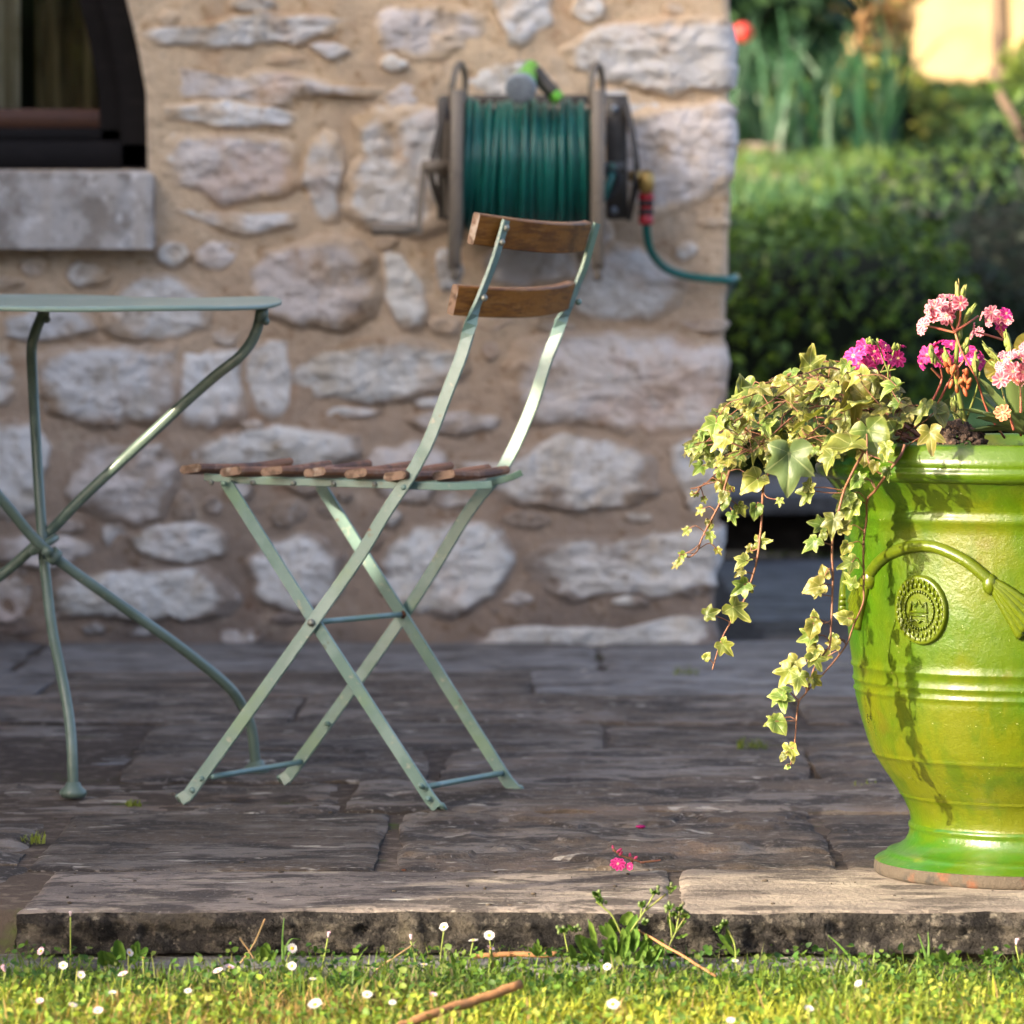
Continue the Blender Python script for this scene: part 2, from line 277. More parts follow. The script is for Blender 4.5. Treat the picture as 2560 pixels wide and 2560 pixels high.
M['straw'] = mat('dry_straw', (.26, .175, .08), [lay(90, .5, .65, (.28, .17, .08))], rough=.8)
M['hedge'] = mat('hedge_leaf', (1, 1, 1), vcol=True, rough=.42, spec=.35, transl=.25)
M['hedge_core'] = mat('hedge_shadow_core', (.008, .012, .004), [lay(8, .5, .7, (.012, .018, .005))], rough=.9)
M['lawn'] = mat('garden_lawn', (.10, .21, .075), [lay(.8, .45, .6, (.13, .25, .06), st=(1, .6, 1)), lay(14, .5, .7, (.075, .17, .06))], rough=.9, bumps=[dict(s=40, h=.05, d=4)])
M['cream'] = mat('cream_render', (.36, .26, .14), [lay(1.5, .45, .65, (.31, .20, .09))], rough=.9, bumps=[dict(s=30, h=.01)])
M['bark'] = mat('bark', (.11, .075, .05), [lay(14, .5, .65, (.06, .04, .03), st=(1, 1, .3))], rough=.95, bumps=[dict(s=30, h=.02, st=(1, 1, .3))])
M['roof'] = mat('roof_tile', (.30, .15, .09), [lay(6, .5, .7, (.22, .12, .08))], rough=.9)
M['pathm'] = mat('pale_path_gravel', (.46, .36, .24), [lay(20, .5, .65, (.34, .25, .17))], rough=.95, bumps=[dict(s=80, h=.02)])

# ------------------------------------------------------------------ ground and terrace
DW = 9.87                                      # distance of the house wall
ZG = -.065                                     # level of the near grass
gx = np.concatenate([np.linspace(-60, -2, 12), np.linspace(-1.6, 1.8, 40), np.linspace(2.5, 60, 12)])
gy = np.concatenate([np.linspace(-60, 3.8, 14), np.linspace(4.0, 5.74, 24)])
X, Y = np.meshgrid(gx, gy, indexing='ij'); V = np.stack([X, Y, np.zeros_like(X)], -1).reshape(-1, 3)
V[:, 2] = ZG-.012+fbm(V, 3, 3)*.01
tag(mk('ground', V, gridF(len(gx), len(gy)), M['soil']), kind='structure')

terr = tag(mk('terrace', *bar((-4.2, 9.4, -.0455), (4.2, 9.4, -.0455), 7.44, .085, ch=.02), M['joint']), kind='structure')
def slab(x0, x1, y0, y1, mt, name='paving_slab', zt=0.0, th=.05, res=.012, amp=.004, skew=0.0, edge=.006, face=None, faceamp=.0, step=0.0, par=terr, cx=(0, 0)):
    nx = max(6, int((x1-x0)/res)); ny = max(6, int((y1-y0)/res))
    u = np.linspace(0, 1, nx); v = np.linspace(0, 1, ny); U, W = np.meshgrid(u, v, indexing='ij')
    X = x0+(x1-x0)*U+skew*W; Y = y0+(y1-y0)*W
    p = np.stack([X, Y, np.zeros_like(X)], -1).reshape(-1, 3)
    e = np.minimum(np.minimum(U*(x1-x0), (1-U)*(x1-x0)), np.minimum(W*(y1-y0), (1-W)*(y1-y0))).ravel()
    wob = fbm(p, 9, 4, off=3)*edge*1.6
    Z = zt+fbm(p, 5, 5, st=(.6, 1, 1))*amp+fbm(p, 26, 4, st=(.5, 1, 1))*amp*.45
    if step: Z += np.where(fbm(p, 6, 4, off=9) > .1, step, 0)*.5+fbm(p, 14, 5, off=2, ridge=True)*step*.6
    Z -= np.exp(-np.maximum(e, 0)/edge)*edge*.6*(1+fbm(p, 20, 3, off=5))
    k = np.exp(-e/.02); p[:, 0] += k*wob*np.sign(.5-U.ravel()); p[:, 1] += k*fbm(p, 8, 4, off=8)*edge*1.6
    p[:, 2] = Z; G = p.reshape(nx, ny, 3)
    parts = [(p, gridF(nx, ny)[:, ::-1] if False else gridF(nx, ny))]
    # skirts: front and sides go down
    nz = 18 if face else 3
    def skirt(line, nrm, fa, flip):
        q = []
        for k in range(nz+1):
            t = k/nz; r = line.copy(); r[:, 2] = line[:, 2]*(1-t)+(zt-th)*t
            if k and fa:
                d = fbm(r, 16, 5, off=4, ridge=True)*fa+fbm(r, 60, 4, off=6)*fa*.45
                r += nrm*(d-fa*.25*min(t*2, 1))[:, None]*min(1, t*4)
            q.append(r)
        f = gridF(nz+1, len(line)); return (np.concatenate(q), f if flip else f[:, ::-1])
    parts2 = [skirt(G[:, 0], np.array([0, -1.0, 0]), faceamp, True)]
    side = [skirt(G[0], np.array([-1.0, 0, 0]), faceamp*.5, False), skirt(G[-1], np.array([1.0, 0, 0]), faceamp*.5, True), skirt(G[:, -1], np.array([0, 1.0, 0]), 0, False)]
    def cat(ps):
        n = 0; v = []; f = []
        for a, b in ps: v.append(a); f.append(b+n); n += len(a)
        return np.concatenate(v), np.concatenate(f)
    if face is None:
        return mk(name, *cat(parts+parts2+side), mt, par)
    o = mk(name, *cat(parts+side), mt, par)
    o.data.materials.append(face); 
    v, f = cat(parts2); me = o.data
    # front face as a second material on the same stone
    bm_v, bm_f = cat(parts+side+parts2); nfa = len(cat(parts+side)[1])
    me2 = bpy.data.meshes.new(name); me2.from_pydata((bm_v-np.array(par.location)).tolist(), [], bm_f.tolist())
    me2.materials.append(mt); me2.materials.append(face)
    mi = np.zeros(len(me2.polygons), np.int32); mi[nfa:] = 1; me2.polygons.foreach_set('material_index', mi)
    me2.polygons.foreach_set('use_smooth', np.ones(len(me2.polygons), bool)); o.data = me2
    return o
# front row of long edge stones
slab(-.572, .186, 5.652, 6.038, M['slab_tan'], res=.0045, amp=.003, face=M['edge'], faceamp=.020, edge=.005, skew=.004)
slab(.191, 1.35, 5.648, 6.05, M['slab_sunlit'], res=.0065, amp=.003, face=M['edge'], faceamp=.020, edge=.005, skew=.02)
slab(-1.5, -.592, 5.69, 6.10, M['slab'], res=.009, amp=.008, face=M['edge'], faceamp=.014, edge=.01, skew=-.01, zt=-.002)
slab(1.37, 2.6, 5.65, 6.05, M['slab'], res=.02, amp=.003, face=M['edge'], faceamp=.012)
# second row
slab(-.598, -.170, 6.043, 6.68, M['slab'], res=.006, amp=.0035, zt=.002, edge=.005)
slab(-.145, .405, 6.043, 6.675, M['slab'], res=.0055, amp=.005, step=.009, edge=.006)
slab(.417, 1.5, 6.055, 6.68, M['slab'], res=.009, amp=.0035)
slab(-1.55, -.622, 6.108, 6.68, M['slab'], res=.012, amp=.009, step=.006, edge=.012)
# further rows
r2 = random.Random(5); y = 6.69
for k, dy in enumerate((.42, .50, .46, .52, .58)):
    x = -2.4+r2.uniform(-.3, .1)
    while x < 2.6:
        w = r2.uniform(.45, 1.05)
        slab(x, x+w-.012, y+r2.uniform(0, .012), y+dy-.008, M['slab'] if r2.random() < .72 else M['slab_blue'], res=.014 if x > -1.6 and x < 1.4 else .04, amp=.006, edge=.006, zt=r2.uniform(-.004, .005), step=.006 if r2.random() < .35 else 0, skew=r2.uniform(-.02, .02))
        x += w
    y += dy
x = -2.6
while x < .5:                                  # smooth blue-grey strip at the foot of the wall
    w = r2.uniform(.7, 1.2); slab(x, x+w-.015, y+.01, 9.95, M['slab_blue'], res=.02, amp=.004, edge=.01, zt=.004); x += w
yy = y
for dy in (.62, .8, .75, .9, .85):             # round the corner of the house
    x = .50 if yy > 9.2 else .52
    while x < 3.2:
        w = r2.uniform(.6, 1.3); slab(x, x+w-.02, yy+.01, yy+dy-.012, M['slab_blue'] if r2.random() < .7 else M['slab'], res=.03, amp=.005, edge=.012); x += w
    yy += dy
# thin footing course under the edge stones
o = mk('footing_stone', *slab(-1.4, .42, 5.585, 5.70, M['slab_blue'], res=.02, zt=-.054, th=.04, amp=.003)and join([bar((-.9, 5.66, -.075), (.4, 5.66, -.075), .1, .03)]), M['slab_blue'], terr)

# ------------------------------------------------------------------ the house: mortar wall, stones, window
XR = lambda z: np.interp(z, [0, .3, .5, .74, 1.3], [.410, .418, .429, .438, .440])
house = None
def Wm(s, z, h):                               # wall surface: s along the wall (wraps the corner), z up, h outward
    s = np.asarray(s, float); z = np.asarray(z, float); h = np.asarray(h, float); xr = XR(z); rad = .02
    t = s-(xr-rad); x = np.where(t < 0, s, xr-rad); y = np.full_like(x, DW); nx = np.zeros_like(x); ny = -np.ones_like(x)
    a = np.clip(t/rad, 0, math.pi/2)
    x = np.where(t >= 0, xr-rad+rad*np.sin(a), x); y = np.where(t >= 0, DW+rad-rad*np.cos(a), y)
    ny = np.where(t >= 0, -np.cos(a), ny); nx = np.where(t >= 0, np.sin(a), nx)
    over = np.maximum(t-rad*math.pi/2, 0); y = y+over
    return np.stack([x+nx*h, y+ny*h, z], -1)
k = DW/FPX
sx = lambda px: (px-1280)*k
sz = lambda py: CAMZ-(py-YH)*k
def open_edge(z):                              # right edge of the window opening leans over
    return sx(np.interp(z, [sz(600), sz(420), sz(230), sz(120), sz(0), sz(-300), sz(-700)], [369, 369, 365, 345, 316, 235, 90]))
ZS, ZT = sz(424), sz(-640)
MC = lambda p: None
def mortar_patch(lo, hi, z0, z1, res):
    nz = max(3, int((z1-z0)/res)); z = np.linspace(z0, z1, nz)
    lo_ = np.array([lo(q) if callable(lo) else lo for q in z]); hi_ = np.array([hi(q) if callable(hi) else hi for q in z])
    ns = max(3, int((hi_-lo_).max()/res)); u = np.linspace(0, 1, ns)
    S = lo_[None]+(hi_-lo_)[None]*u[:, None]; Z = np.broadcast_to(z[None], S.shape)
    q = np.stack([S, Z*0, Z], -1).reshape(-1, 3)
    h = fbm(q, 5, 4)*.008+fbm(q, 18, 5, off=4)*.007+fbm(q, 60, 3, off=2)*.002
    return Wm(S.ravel(), Z.ravel(), h), gridF(ns, nz)
ps = [mortar_patch(-3.6, lambda z: XR(z)+.6, -.04, ZS, .0085), mortar_patch(open_edge, lambda z: XR(z)+.6, ZS, ZT, .0085),
      mortar_patch(-3.6, -1.75, ZS, ZT, .03), mortar_patch(-3.6, lambda z: XR(z)+.6, ZT, 2.75, .03)]
nz = 60; zz = np.linspace(ZS, ZT, nz); q = np.stack([open_edge(zz), zz], 1)      # plastered reveal of the window
rv = np.concatenate([Wm(q[:, 0], q[:, 1], np.full(nz, .0-.03*j)+(fbm(np.stack([q[:, 0], q[:, 1], q[:, 1]*0+j], 1), 14, 3)*.004 if j else 0)) for j in range(8)])
ps.append((rv, gridF(8, nz)))
n = 0; vv = []; ff = []
for a, b in ps: vv.append(a); ff.append(b+n); n += len(a)
V = np.concatenate(vv); F = np.concatenate(ff)
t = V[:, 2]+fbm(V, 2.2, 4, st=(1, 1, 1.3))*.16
c = np.stack([np.interp(t, [.0, .22, .48, .72, 1.0], a) for a in ([.19, .31, .46, .62, .68], [.152, .24, .35, .475, .525], [.130, .188, .262, .335, .355])], 1)  # mortar tone by height: damp and the dimmer low skylight both in the colour
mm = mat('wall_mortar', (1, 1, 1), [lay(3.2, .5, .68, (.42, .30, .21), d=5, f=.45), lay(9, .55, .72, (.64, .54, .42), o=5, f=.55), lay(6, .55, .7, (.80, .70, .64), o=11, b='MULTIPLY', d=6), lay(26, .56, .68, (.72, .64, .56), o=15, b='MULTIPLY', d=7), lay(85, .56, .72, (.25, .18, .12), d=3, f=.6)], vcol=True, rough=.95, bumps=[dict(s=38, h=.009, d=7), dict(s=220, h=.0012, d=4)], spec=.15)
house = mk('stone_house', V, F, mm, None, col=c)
tag(house, 'old stone house corner with ochre mortar, a window and a hose reel', 'house')
mk('rear_wall', *join([bar((-3.6, DW+1.95, 1.36), (.405, DW+1.95, 1.36), 2.7, 2.78, ch=.004)]), mm, house, smooth=False, col=(.45, .33, .2))
mk('roof', *join([bar((-3.8, DW+1.7, 2.83), (.62, DW+1.7, 2.83), 3.6, .14), bar((-3.8, DW+1.75, 2.98), (.62, DW+1.75, 2.98), 2.2, .18)]), M['roof'], house, smooth=False)
def stone(poly, proud, seed, res=1.0, raw=False, smear=.5):
    p = np.array(poly, float)*1.325 if not raw else np.array(poly, float)
    p = np.stack([sx(p[:, 0]), sz(p[:, 1])], 1) if not raw else p
    q = np.vstack([p, p[:1]]); per = np.linalg.norm(np.diff(q, axis=0), axis=1).sum()
    n = int(np.clip(per/.0075*res, 20, 170)); L = np.concatenate([[0], np.cumsum(np.linalg.norm(np.diff(q, axis=0), axis=1))])
    s = np.linspace(0, per, n, endpoint=False); lin = np.stack([np.interp(s, L, q[:, i]) for i in (0, 1)], 1)
    c = lin.mean(0); lin = c+(lin-c)*(1+.015/np.maximum(np.linalg.norm(lin-c, axis=1), .02))[:, None]
    lin = .25*np.roll(lin, 1, 0)+.5*lin+.25*np.roll(lin, -1, 0)
    l3 = np.stack([lin[:, 0], np.full(n, seed*3.7), lin[:, 1]], 1)
    c = lin.mean(0); d = lin-c; lin = lin+d/np.linalg.norm(d, axis=1)[:, None]*(fbm(l3, 11, 3)*.012+fbm(l3, 38, 4, off=3)*.010)[:, None]
    m = int(np.clip(n/5*res, 5, 26)); fr = 1-(np.arange(m+1)/(m+1))
    A = c+(lin-c)[None]*fr[:, None, None]; A = A.reshape(-1, 2); f = np.repeat(fr, n)
    b3 = np.stack([A[:, 0], np.full(len(A), seed*1.7), A[:, 1]], 1)
    led = fbm(b3, 8, 5, st=(.8, 1, 1.5), off=11); led = np.round(led*4)/4*.4+led*.6      # split ledges
    bump = led*.018+fbm(b3, 20, 5, st=(.9, 1, 1.3), off=7, ridge=True)*.008+fbm(b3, 55, 4, off=5)*.005
    h = -.006+(proud*.7+.009)*(1-f**5)**.8+bump*np.clip((1-f)*7, 0, 1)
    A = np.vstack([A, c]); h = np.append(h, h[-n:].mean()); f = np.append(f, 0); b3 = np.vstack([b3, [c[0], seed*1.7, c[1]]])
    V = Wm(A[:, 0], A[:, 1], h); F = [tuple(x[::-1]) for x in gridF(m+1, n, True)]
    last = m*n; F += [(last+(i+1) % n, last+i, len(V)-1) for i in range(n)]
    rr = random.Random(seed*7919); tone = [(.74, .715, .68), (.70, .69, .68), (.76, .74, .70), (.70, .64, .60), (.71, .645, .61), (.78, .765, .74)][rr.randrange(6)]
    col = np.tile(np.array(tone), (len(V), 1)); edge = np.clip((f-.62)/.38, 0, 1)**1.5*1.25-.42+smear*.55+fbm(b3, 9, 4, off=21)*.9+fbm(b3, 34, 3, off=2)*.3
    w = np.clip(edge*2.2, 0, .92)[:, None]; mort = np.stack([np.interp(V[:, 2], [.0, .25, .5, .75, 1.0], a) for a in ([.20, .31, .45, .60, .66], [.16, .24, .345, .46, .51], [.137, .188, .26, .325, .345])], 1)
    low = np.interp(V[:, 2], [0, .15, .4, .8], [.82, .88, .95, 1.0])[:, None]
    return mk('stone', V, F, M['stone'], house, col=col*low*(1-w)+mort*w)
ST = [
 [(272,62),(300,52),(420,45),(500,30),(600,27),(672,34),(640,60),(560,86),(520,76),(400,90),(290,86)],
 [(585,86),(640,84),(662,98),(622,107)],
 [(298,138),(340,124),(420,148),(500,138),(560,140),(640,163),(725,165),(718,184),(600,180),(500,192),(400,192),(310,186)],
 [(722,184),(760,165),(800,158),(812,172),(770,197),(738,203)],
 [(706,40),(730,16),(800,14),(890,22),(922,60),(890,90),(800,107),(722,100),(705,70)],
 [(918,-12),(1040,-12),(1034,38),(990,78),(965,81),(945,40)],
 [(1062,92),(1120,60),(1200,45),(1300,34),(1398,42),(1398,168),(1300,165),(1270,184),(1180,164),(1120,150),(1075,126)],
 [(1128,170),(1190,168),(1270,214),(1262,224),(1180,208)],
 [(878,150),(940,120),(1010,112),(1047,160),(980,182),(900,187)],
 [(310,200),(420,192),(520,203),(560,216),(540,238),(400,236),(315,226)],
 [(302,272),(330,256),(440,250),(540,264),(567,300),(560,350),(530,366),(420,376),(330,356),(300,320)],
 [(583,272),(610,254),(640,264),(646,300),(632,350),(640,410),(612,422),(590,380),(580,330)],
 [(664,226),(700,206),(830,208),(855,250),(855,425),(800,446),(700,436),(650,402),(660,330),(690,296)],
 [(1186,212),(1240,204),(1398,196),(1398,336),(1300,392),(1220,420),(1186,416),(1160,380),(1160,240)],
 [(320,396),(350,389),(430,405),(560,400),(562,424),(480,441),(380,421)],
 [(370,470),(400,459),(446,464),(440,490),(400,501),(374,490)],
 [(310,467),(345,461),(360,479),(330,498),(303,489)],
 [(468,512),(500,476),(560,464),(610,449),(662,455),(700,490),(712,540),(700,600),(640,626),(560,610),(500,592),(470,552)],
 [(728,480),(755,478),(782,530),(800,580),(790,611),(755,614),(735,560)],
 [(828,482),(850,472),(866,500),(858,540),(832,545)],
 [(902,487),(960,471),(1060,470),(1088,490),(1083,526),(930,532)],
 [(1098,486),(1160,464),(1230,479),(1292,520),(1276,570),(1230,606),(1120,606),(1084,585),(1094,532)],
 [(192,590),(250,530),(330,525),(390,560),(396,620),(330,636),(220,631),(188,614)],
 [(10,600),(80,585),(150,590),(172,622),(60,642),(12,636)],
 [(72,690),(110,655),(250,650),(336,650),(341,770),(300,796),(200,800),(100,785),(74,742)],
 [(346,664),(450,660),(456,790),(400,801),(346,796)],
 [(474,657),(510,645),(540,655),(541,782),(520,791),(485,771),(470,720)],
 [(-14,662),(14,670),(25,740),(10,762),(-14,757)],
 [(558,687),(600,660),(700,645),(790,650),(880,664),(886,700),(820,740),(700,751),(600,746),(560,722)],
 [(768,791),(820,775),(900,780),(946,785),(941,806),(860,816),(800,806)],
 [(944,690),(980,640),(1060,629),(1200,634),(1340,640),(1398,648),(1398,812),(1250,816),(1100,801),(990,801),(952,752)],
 [(-14,803),(70,804),(86,850),(81,960),(40,976),(-14,971)],
 [(124,902),(150,840),(220,824),(310,840),(331,890),(311,980),(230,986),(150,961),(125,932)],
 [(358,852),(420,820),(560,814),(680,820),(682,860),(600,881),(480,886),(370,880)],
 [(703,850),(780,838),(830,850),(842,880),(800,942),(740,936),(704,892)],
 [(850,870),(960,868),(1050,829),(1150,834),(1245,858),(1246,930),(1180,956),(1080,961),(950,941),(880,910)],
 [(1262,842),(1310,829),(1398,838),(1394,962),(1300,962),(1268,900)],
 [(-14,1015),(100,1010),(170,1024),(187,1045),(140,1056),(-14,1061)],
 [(198,1000),(225,994),(237,1040),(205,1046)],
 [(243,1011),(300,994),(400,990),(431,1010),(426,1046),(350,1061),(280,1046)],
 [(468,1062),(490,1024),(560,1010),(604,1020),(645,1050),(644,1122),(560,1151),(490,1122)],
 [(705,1060),(760,1000),(850,984),(940,1000),(966,1060),(930,1120),(850,1166),(760,1151),(716,1112)],
 [(984,1052),(1040,1010),(1150,1020),(1250,1000),(1385,984),(1385,1112),(1290,1121),(1180,1111),(1080,1136),(1010,1096)],
 [(-14,1098),(30,1094),(56,1110),(51,1160),(10,1176),(-14,1171)],
 [(74,1112),(110,1085),(250,1084),(380,1069),(430,1100),(452,1130),(430,1162),(350,1176),(330,1161),(200,1161),(110,1166),(84,1140)],
 [(856,1216),(920,1185),(1020,1180),(1150,1191),(1280,1160),(1376,1156),(1374,1218),(1200,1231),(1000,1226)],
]
for i, p in enumerate(ST):
    a = np.array(p); w = np.ptp(a[:, 0])*np.ptp(a[:, 1])
    stone(p, .004+.010*min(1, w/30000)+(.004 if i in (12, 13, 30, 42, 45) else 0), i+1)
# small filler stones half drowned in the mortar
def inpoly(pt, poly):
    x, y = pt; c = False; n = len(poly)
    for a in range(n):
        (x0, y0), (x1, y1) = poly[a], poly[a-1]
        if (y0 > y) != (y1 > y) and x < (x1-x0)*(y-y0)/(y1-y0)+x0: c = not c
    return c
rfl = random.Random(3); placed = []
for _ in range(2600):
    x, y = rfl.uniform(10, 1360), rfl.uniform(8, 1205); w, h = rfl.uniform(14, 62), rfl.uniform(8, 24)
    if x < 300 and y < 480: continue
    bad = any(inpoly((x+a*w*1.15, y+b*h*1.25), p) for p in ST for a in (-1, -.5, 0, .5, 1) for b in (-1, 0, 1)) or any(abs(x-q[0]) < (w+q[2])*1.05 and abs(y-q[1]) < (h+q[3])*1.1 for q in placed)
    if bad: continue
    placed.append((x, y, w, h)); n_ = rfl.randrange(6, 9); a0 = rfl.random()*6
    stone([(x+w*math.cos(a0+6.283*k_/n_)*rfl.uniform(.7, 1), y+h*math.sin(a0+6.283*k_/n_)*rfl.uniform(.7, 1)) for k_ in range(n_)][::-1], .002, 200+len(placed), .8, smear=rfl.uniform(.95, 1.6))
    if len(placed) > 58: break
# jamb stones against the window and courses outside the picture
r3 = random.Random(11)
def course(s0, s1, z0, z1):
    z = z0
    while z < z1-.05:
        hgt = r3.uniform(.10, .19); s = s0+r3.uniform(0, .1)
        while s < s1-.06:
            w = min(r3.uniform(.14, .42), s1-s)
            if w > .07:
                j = lambda: r3.uniform(-.015, .015)
                stone([(s+j(), z+.012+j()), (s+w*.5, z+.006+j()), (s+w-.03+j(), z+.012+j()), (s+w-.022, z+hgt*.5+j()), (s+w-.03+j(), z+hgt-.02+j()), (s+w*.5, z+hgt-.012+j()), (s+j(), z+hgt-.02+j()), (s-.006, z+hgt*.5+j())], .012, r3.uniform(60, 900), .45, raw=True)
            s += w
        z += hgt
course(-1.75, XR(1.6)+.12, 1.33, 2.7) if False else None
course(open_edge(1.33)+.03, .46, 1.325, ZT); course(-1.7, .46, ZT+.1, 2.72); course(-3.5, -1.75, .02, 2.72); course(-1.73, -1.07, .02, .78)

wf = tag(mk('window', *join([
    (lambda zz: (np.concatenate([np.stack([open_edge(zz)-dx, np.full(len(zz), DW+dy), zz], 1) for dx, dy in ((-.012, .05), (.055, .05), (.058, .053), (.058, .066), (.098, .066), (.101, .069), (.101, .10), (-.012, .10))]), gridF(8, len(zz))[:, ::-1]))(np.linspace(ZS-.01, ZT, 40)),
    bar((-1.75, DW+.075, ZS+.03), (sx(369), DW+.075, ZS+.03), .05, .06), bar((-1.75, DW+.082, ZS+.072), (sx(345), DW+.082, ZS+.072), .032, .03)]), M['frame'], house))
mk('glazing_bar', *join([bar((-1.75, DW+.083, ZS+.105), (sx(279), DW+.083, ZS+.105), .028, .042, ch=.2)]), M['frame_red'], wf)
gz = np.linspace(ZS, ZT, 30); gl = np.concatenate([np.stack([np.full(30, -1.75), np.full(30, DW+.092), gz], 1), np.stack([open_edge(gz)-.09, np.full(30, DW+.092), gz], 1), np.stack([np.full(30, -1.75), np.full(30, DW+.096), gz], 1), np.stack([open_edge(gz)-.09, np.full(30, DW+.096), gz], 1)])
g1 = gridF(2, 30); mk('pane', gl, np.concatenate([g1, (g1+60)[:, ::-1]]), M['glass'], wf, smooth=False)
cs = np.linspace(-1.75, -1.012, 160); cz = np.linspace(ZS, ZT, 12); S_, Z_ = np.meshgrid(cs, cz, indexing='ij')
V = np.stack([S_, DW+.19+.022*np.sin(S_*52+.6*np.sin(S_*17))+.01*np.sin(S_*131), Z_], -1).reshape(-1, 3); mk('curtain', V, gridF(160, 12), M['curtain'], house)
cs = np.linspace(-.992, -.78, 60); S_, Z_ = np.meshgrid(cs, cz, indexing='ij'); V = np.stack([S_, DW+.26+.02*np.sin(S_*95), Z_], -1).reshape(-1, 3); mk('curtain', V, gridF(60, 12), M['curtain_dark'], house)
mk('room', *join([bar((-1.75, DW+.45, 1.4), (-.9, DW+.45, 1.4), .04, 1.4)]), M['room'], house)
# window sill: one thick rough block
sl = slab(-1.8, sx(393), 0, .2, M['sill'], res=.008, par=empty('tmp', (0, 0, 0), 'x', 'x'), zt=0, th=.159, amp=.004, edge=.012, faceamp=.006, face=M['sill'])
tmp = sl.parent; sl.parent = house; sl.name = 'window_sill'
for v in sl.data.vertices: v.co.y += DW-.055; v.co.z += ZS-.002
bpy.data.objects.remove(tmp)

# ------------------------------------------------------------------ garden steps behind the corner
gs = tag(mk('garden_step', *join([bar((.3, 14.0, .145), (4.5, 14.0, .145), 2.0, .05, ch=.06)]), M['slab_blue'], None, smooth=False), kind='structure')
mk('step_support', *join([bar((.3, 13.9, .055), (4.5, 13.9, .055), 1.1, .11, ch=.02)]), M['joint'], gs, smooth=False)

# ------------------------------------------------------------------ folding chair
ch = empty('folding_chair', P(770, 1990, 6.85)*[1, 1, 0], 'green metal folding chair with wooden slats standing beside the table', 'chair')
DN, DF = 6.78, 7.03
tv = unit(np.array([.125, .265, 0]))           # from the near side of the chair to the far side
def near(pts, d0=6.815, d1=6.70, off=0.0):     # points traced on the near side of the chair, distance by x
    return np.array([P(x, y, np.interp(x, [455, 1088], [d0, d1])) for x, y in pts])+tv*off
def far(pts, d0=7.08, d1=6.95, off=0.0):
    return np.array([P(x, y, np.interp(x, [713, 1294], [d0, d1])) for x, y in pts])+tv*off
def legA(pts, nm, label=None, k=0):
    p = spl(pts, 70); L = np.concatenate([[0], np.cumsum(np.linalg.norm(np.diff(p, axis=0), axis=1))]); L /= L[-1]
    T = np.gradient(p, axis=0); T /= np.linalg.norm(T, axis=1)[:, None]
    Wd = np.cross(np.broadcast_to(tv, p.shape), T); a = np.clip((L-.815)/.055, 0, 1); a = a*a*(3-2*a)*math.pi/2
    Wv = Wd*np.cos(a)[:, None]+tv*np.sin(a)[:, None]
    return p, mk(nm, *strap(p, Wv, .0178, .0052), M['paint'], ch, smooth=False)
An = near([(452, 2012), (470, 1988), (782, 1556), (902, 1385), (959, 1290), (1024, 1191), (1049, 1147), (1074, 1097), (1114, 992), (1155, 886), (1170, 833), (1188, 773), (1207, 726), (1228, 672), (1244, 624), (1265, 550)], 6.815, 6.70)
Af = far([(705, 1962), (720, 1942), (1011, 1535), (1164, 1290), (1229, 1206), (1251, 1180), (1288, 1113), (1332, 1010), (1366, 902), (1391, 840), (1406, 793), (1420, 773), (1441, 717), (1462, 664), (1474, 622), (1492, 558)], 7.08, 6.97)
An[0, 2] = .006; Af[0, 2] = .006
An, o1 = legA(An, 'back_upright'); Af, o2 = legA(Af, 'back_upright')
def legB(pts, nm='front_leg'):
    p = spl(pts, 30); T = np.gradient(p, axis=0); Wd = np.cross(np.broadcast_to(tv, p.shape), T)
    return p, mk(nm, *strap(p, Wd, .0178, .005), M['paint'], ch, smooth=False)
Bn = near([(561, 1208), (782, 1557), (1070, 1998), (1088, 2034)], 6.815, 6.70, off=.007)
Bf = far([(806, 1211), (1011, 1536), (1275, 1952), (1296, 1984)], 7.08, 6.95, off=-.008)
Bn[-1, 2] = .006; Bf[-1, 2] = .006
Bn, o3 = legB(Bn); Bf, o4 = legB(Bf)
for p in (An, Af, Bn, Bf):                     # flattened turned-out feet
    mk('foot', *bar(p[0 if p is An or p is Af else -1]+[0, 0, .006], p[0 if p is An or p is Af else -1]+tv*.012-[0, 0, .004], .019, .006, ch=.25), M['paint'], ch)
def rod(a, b, r, nm): mk(nm, *tube(spl([a, b], 6), r, 10), M['paint'], ch)
pv_n, pv_f = near([(782, 1556)])[0], far([(1011, 1535)])[0]
rod(pv_n, pv_f, .0042, 'pivot_rod')
rod(near([(530, 1942)])[0], far([(752, 1905)])[0], .0042, 'stretcher'); rod(near([(1060, 1968)])[0], far([(1262, 1931)])[0], .0042, 'stretcher')
def rivet(p, m=M['paint'], r=.0042): mk('rivet', *ball(p-tv*.0035, (r, r, r), 10, 7), m, ch)
rivet(pv_n-tv*.002, M['rivet'], .0055); rivet(pv_f+tv*.0-np.array([0, .006, 0]), M['rust'], .006)
for x, y in ((562, 1209), (1012, 1218), (507, 1946), (1055, 1964), (484, 1975), (1072, 1997)): rivet(near([(x, y)])[0])
for x, y in ((752, 1902), (1266, 1928), (822, 1808)): rivet(far([(x, y)], off=-.003)[0])
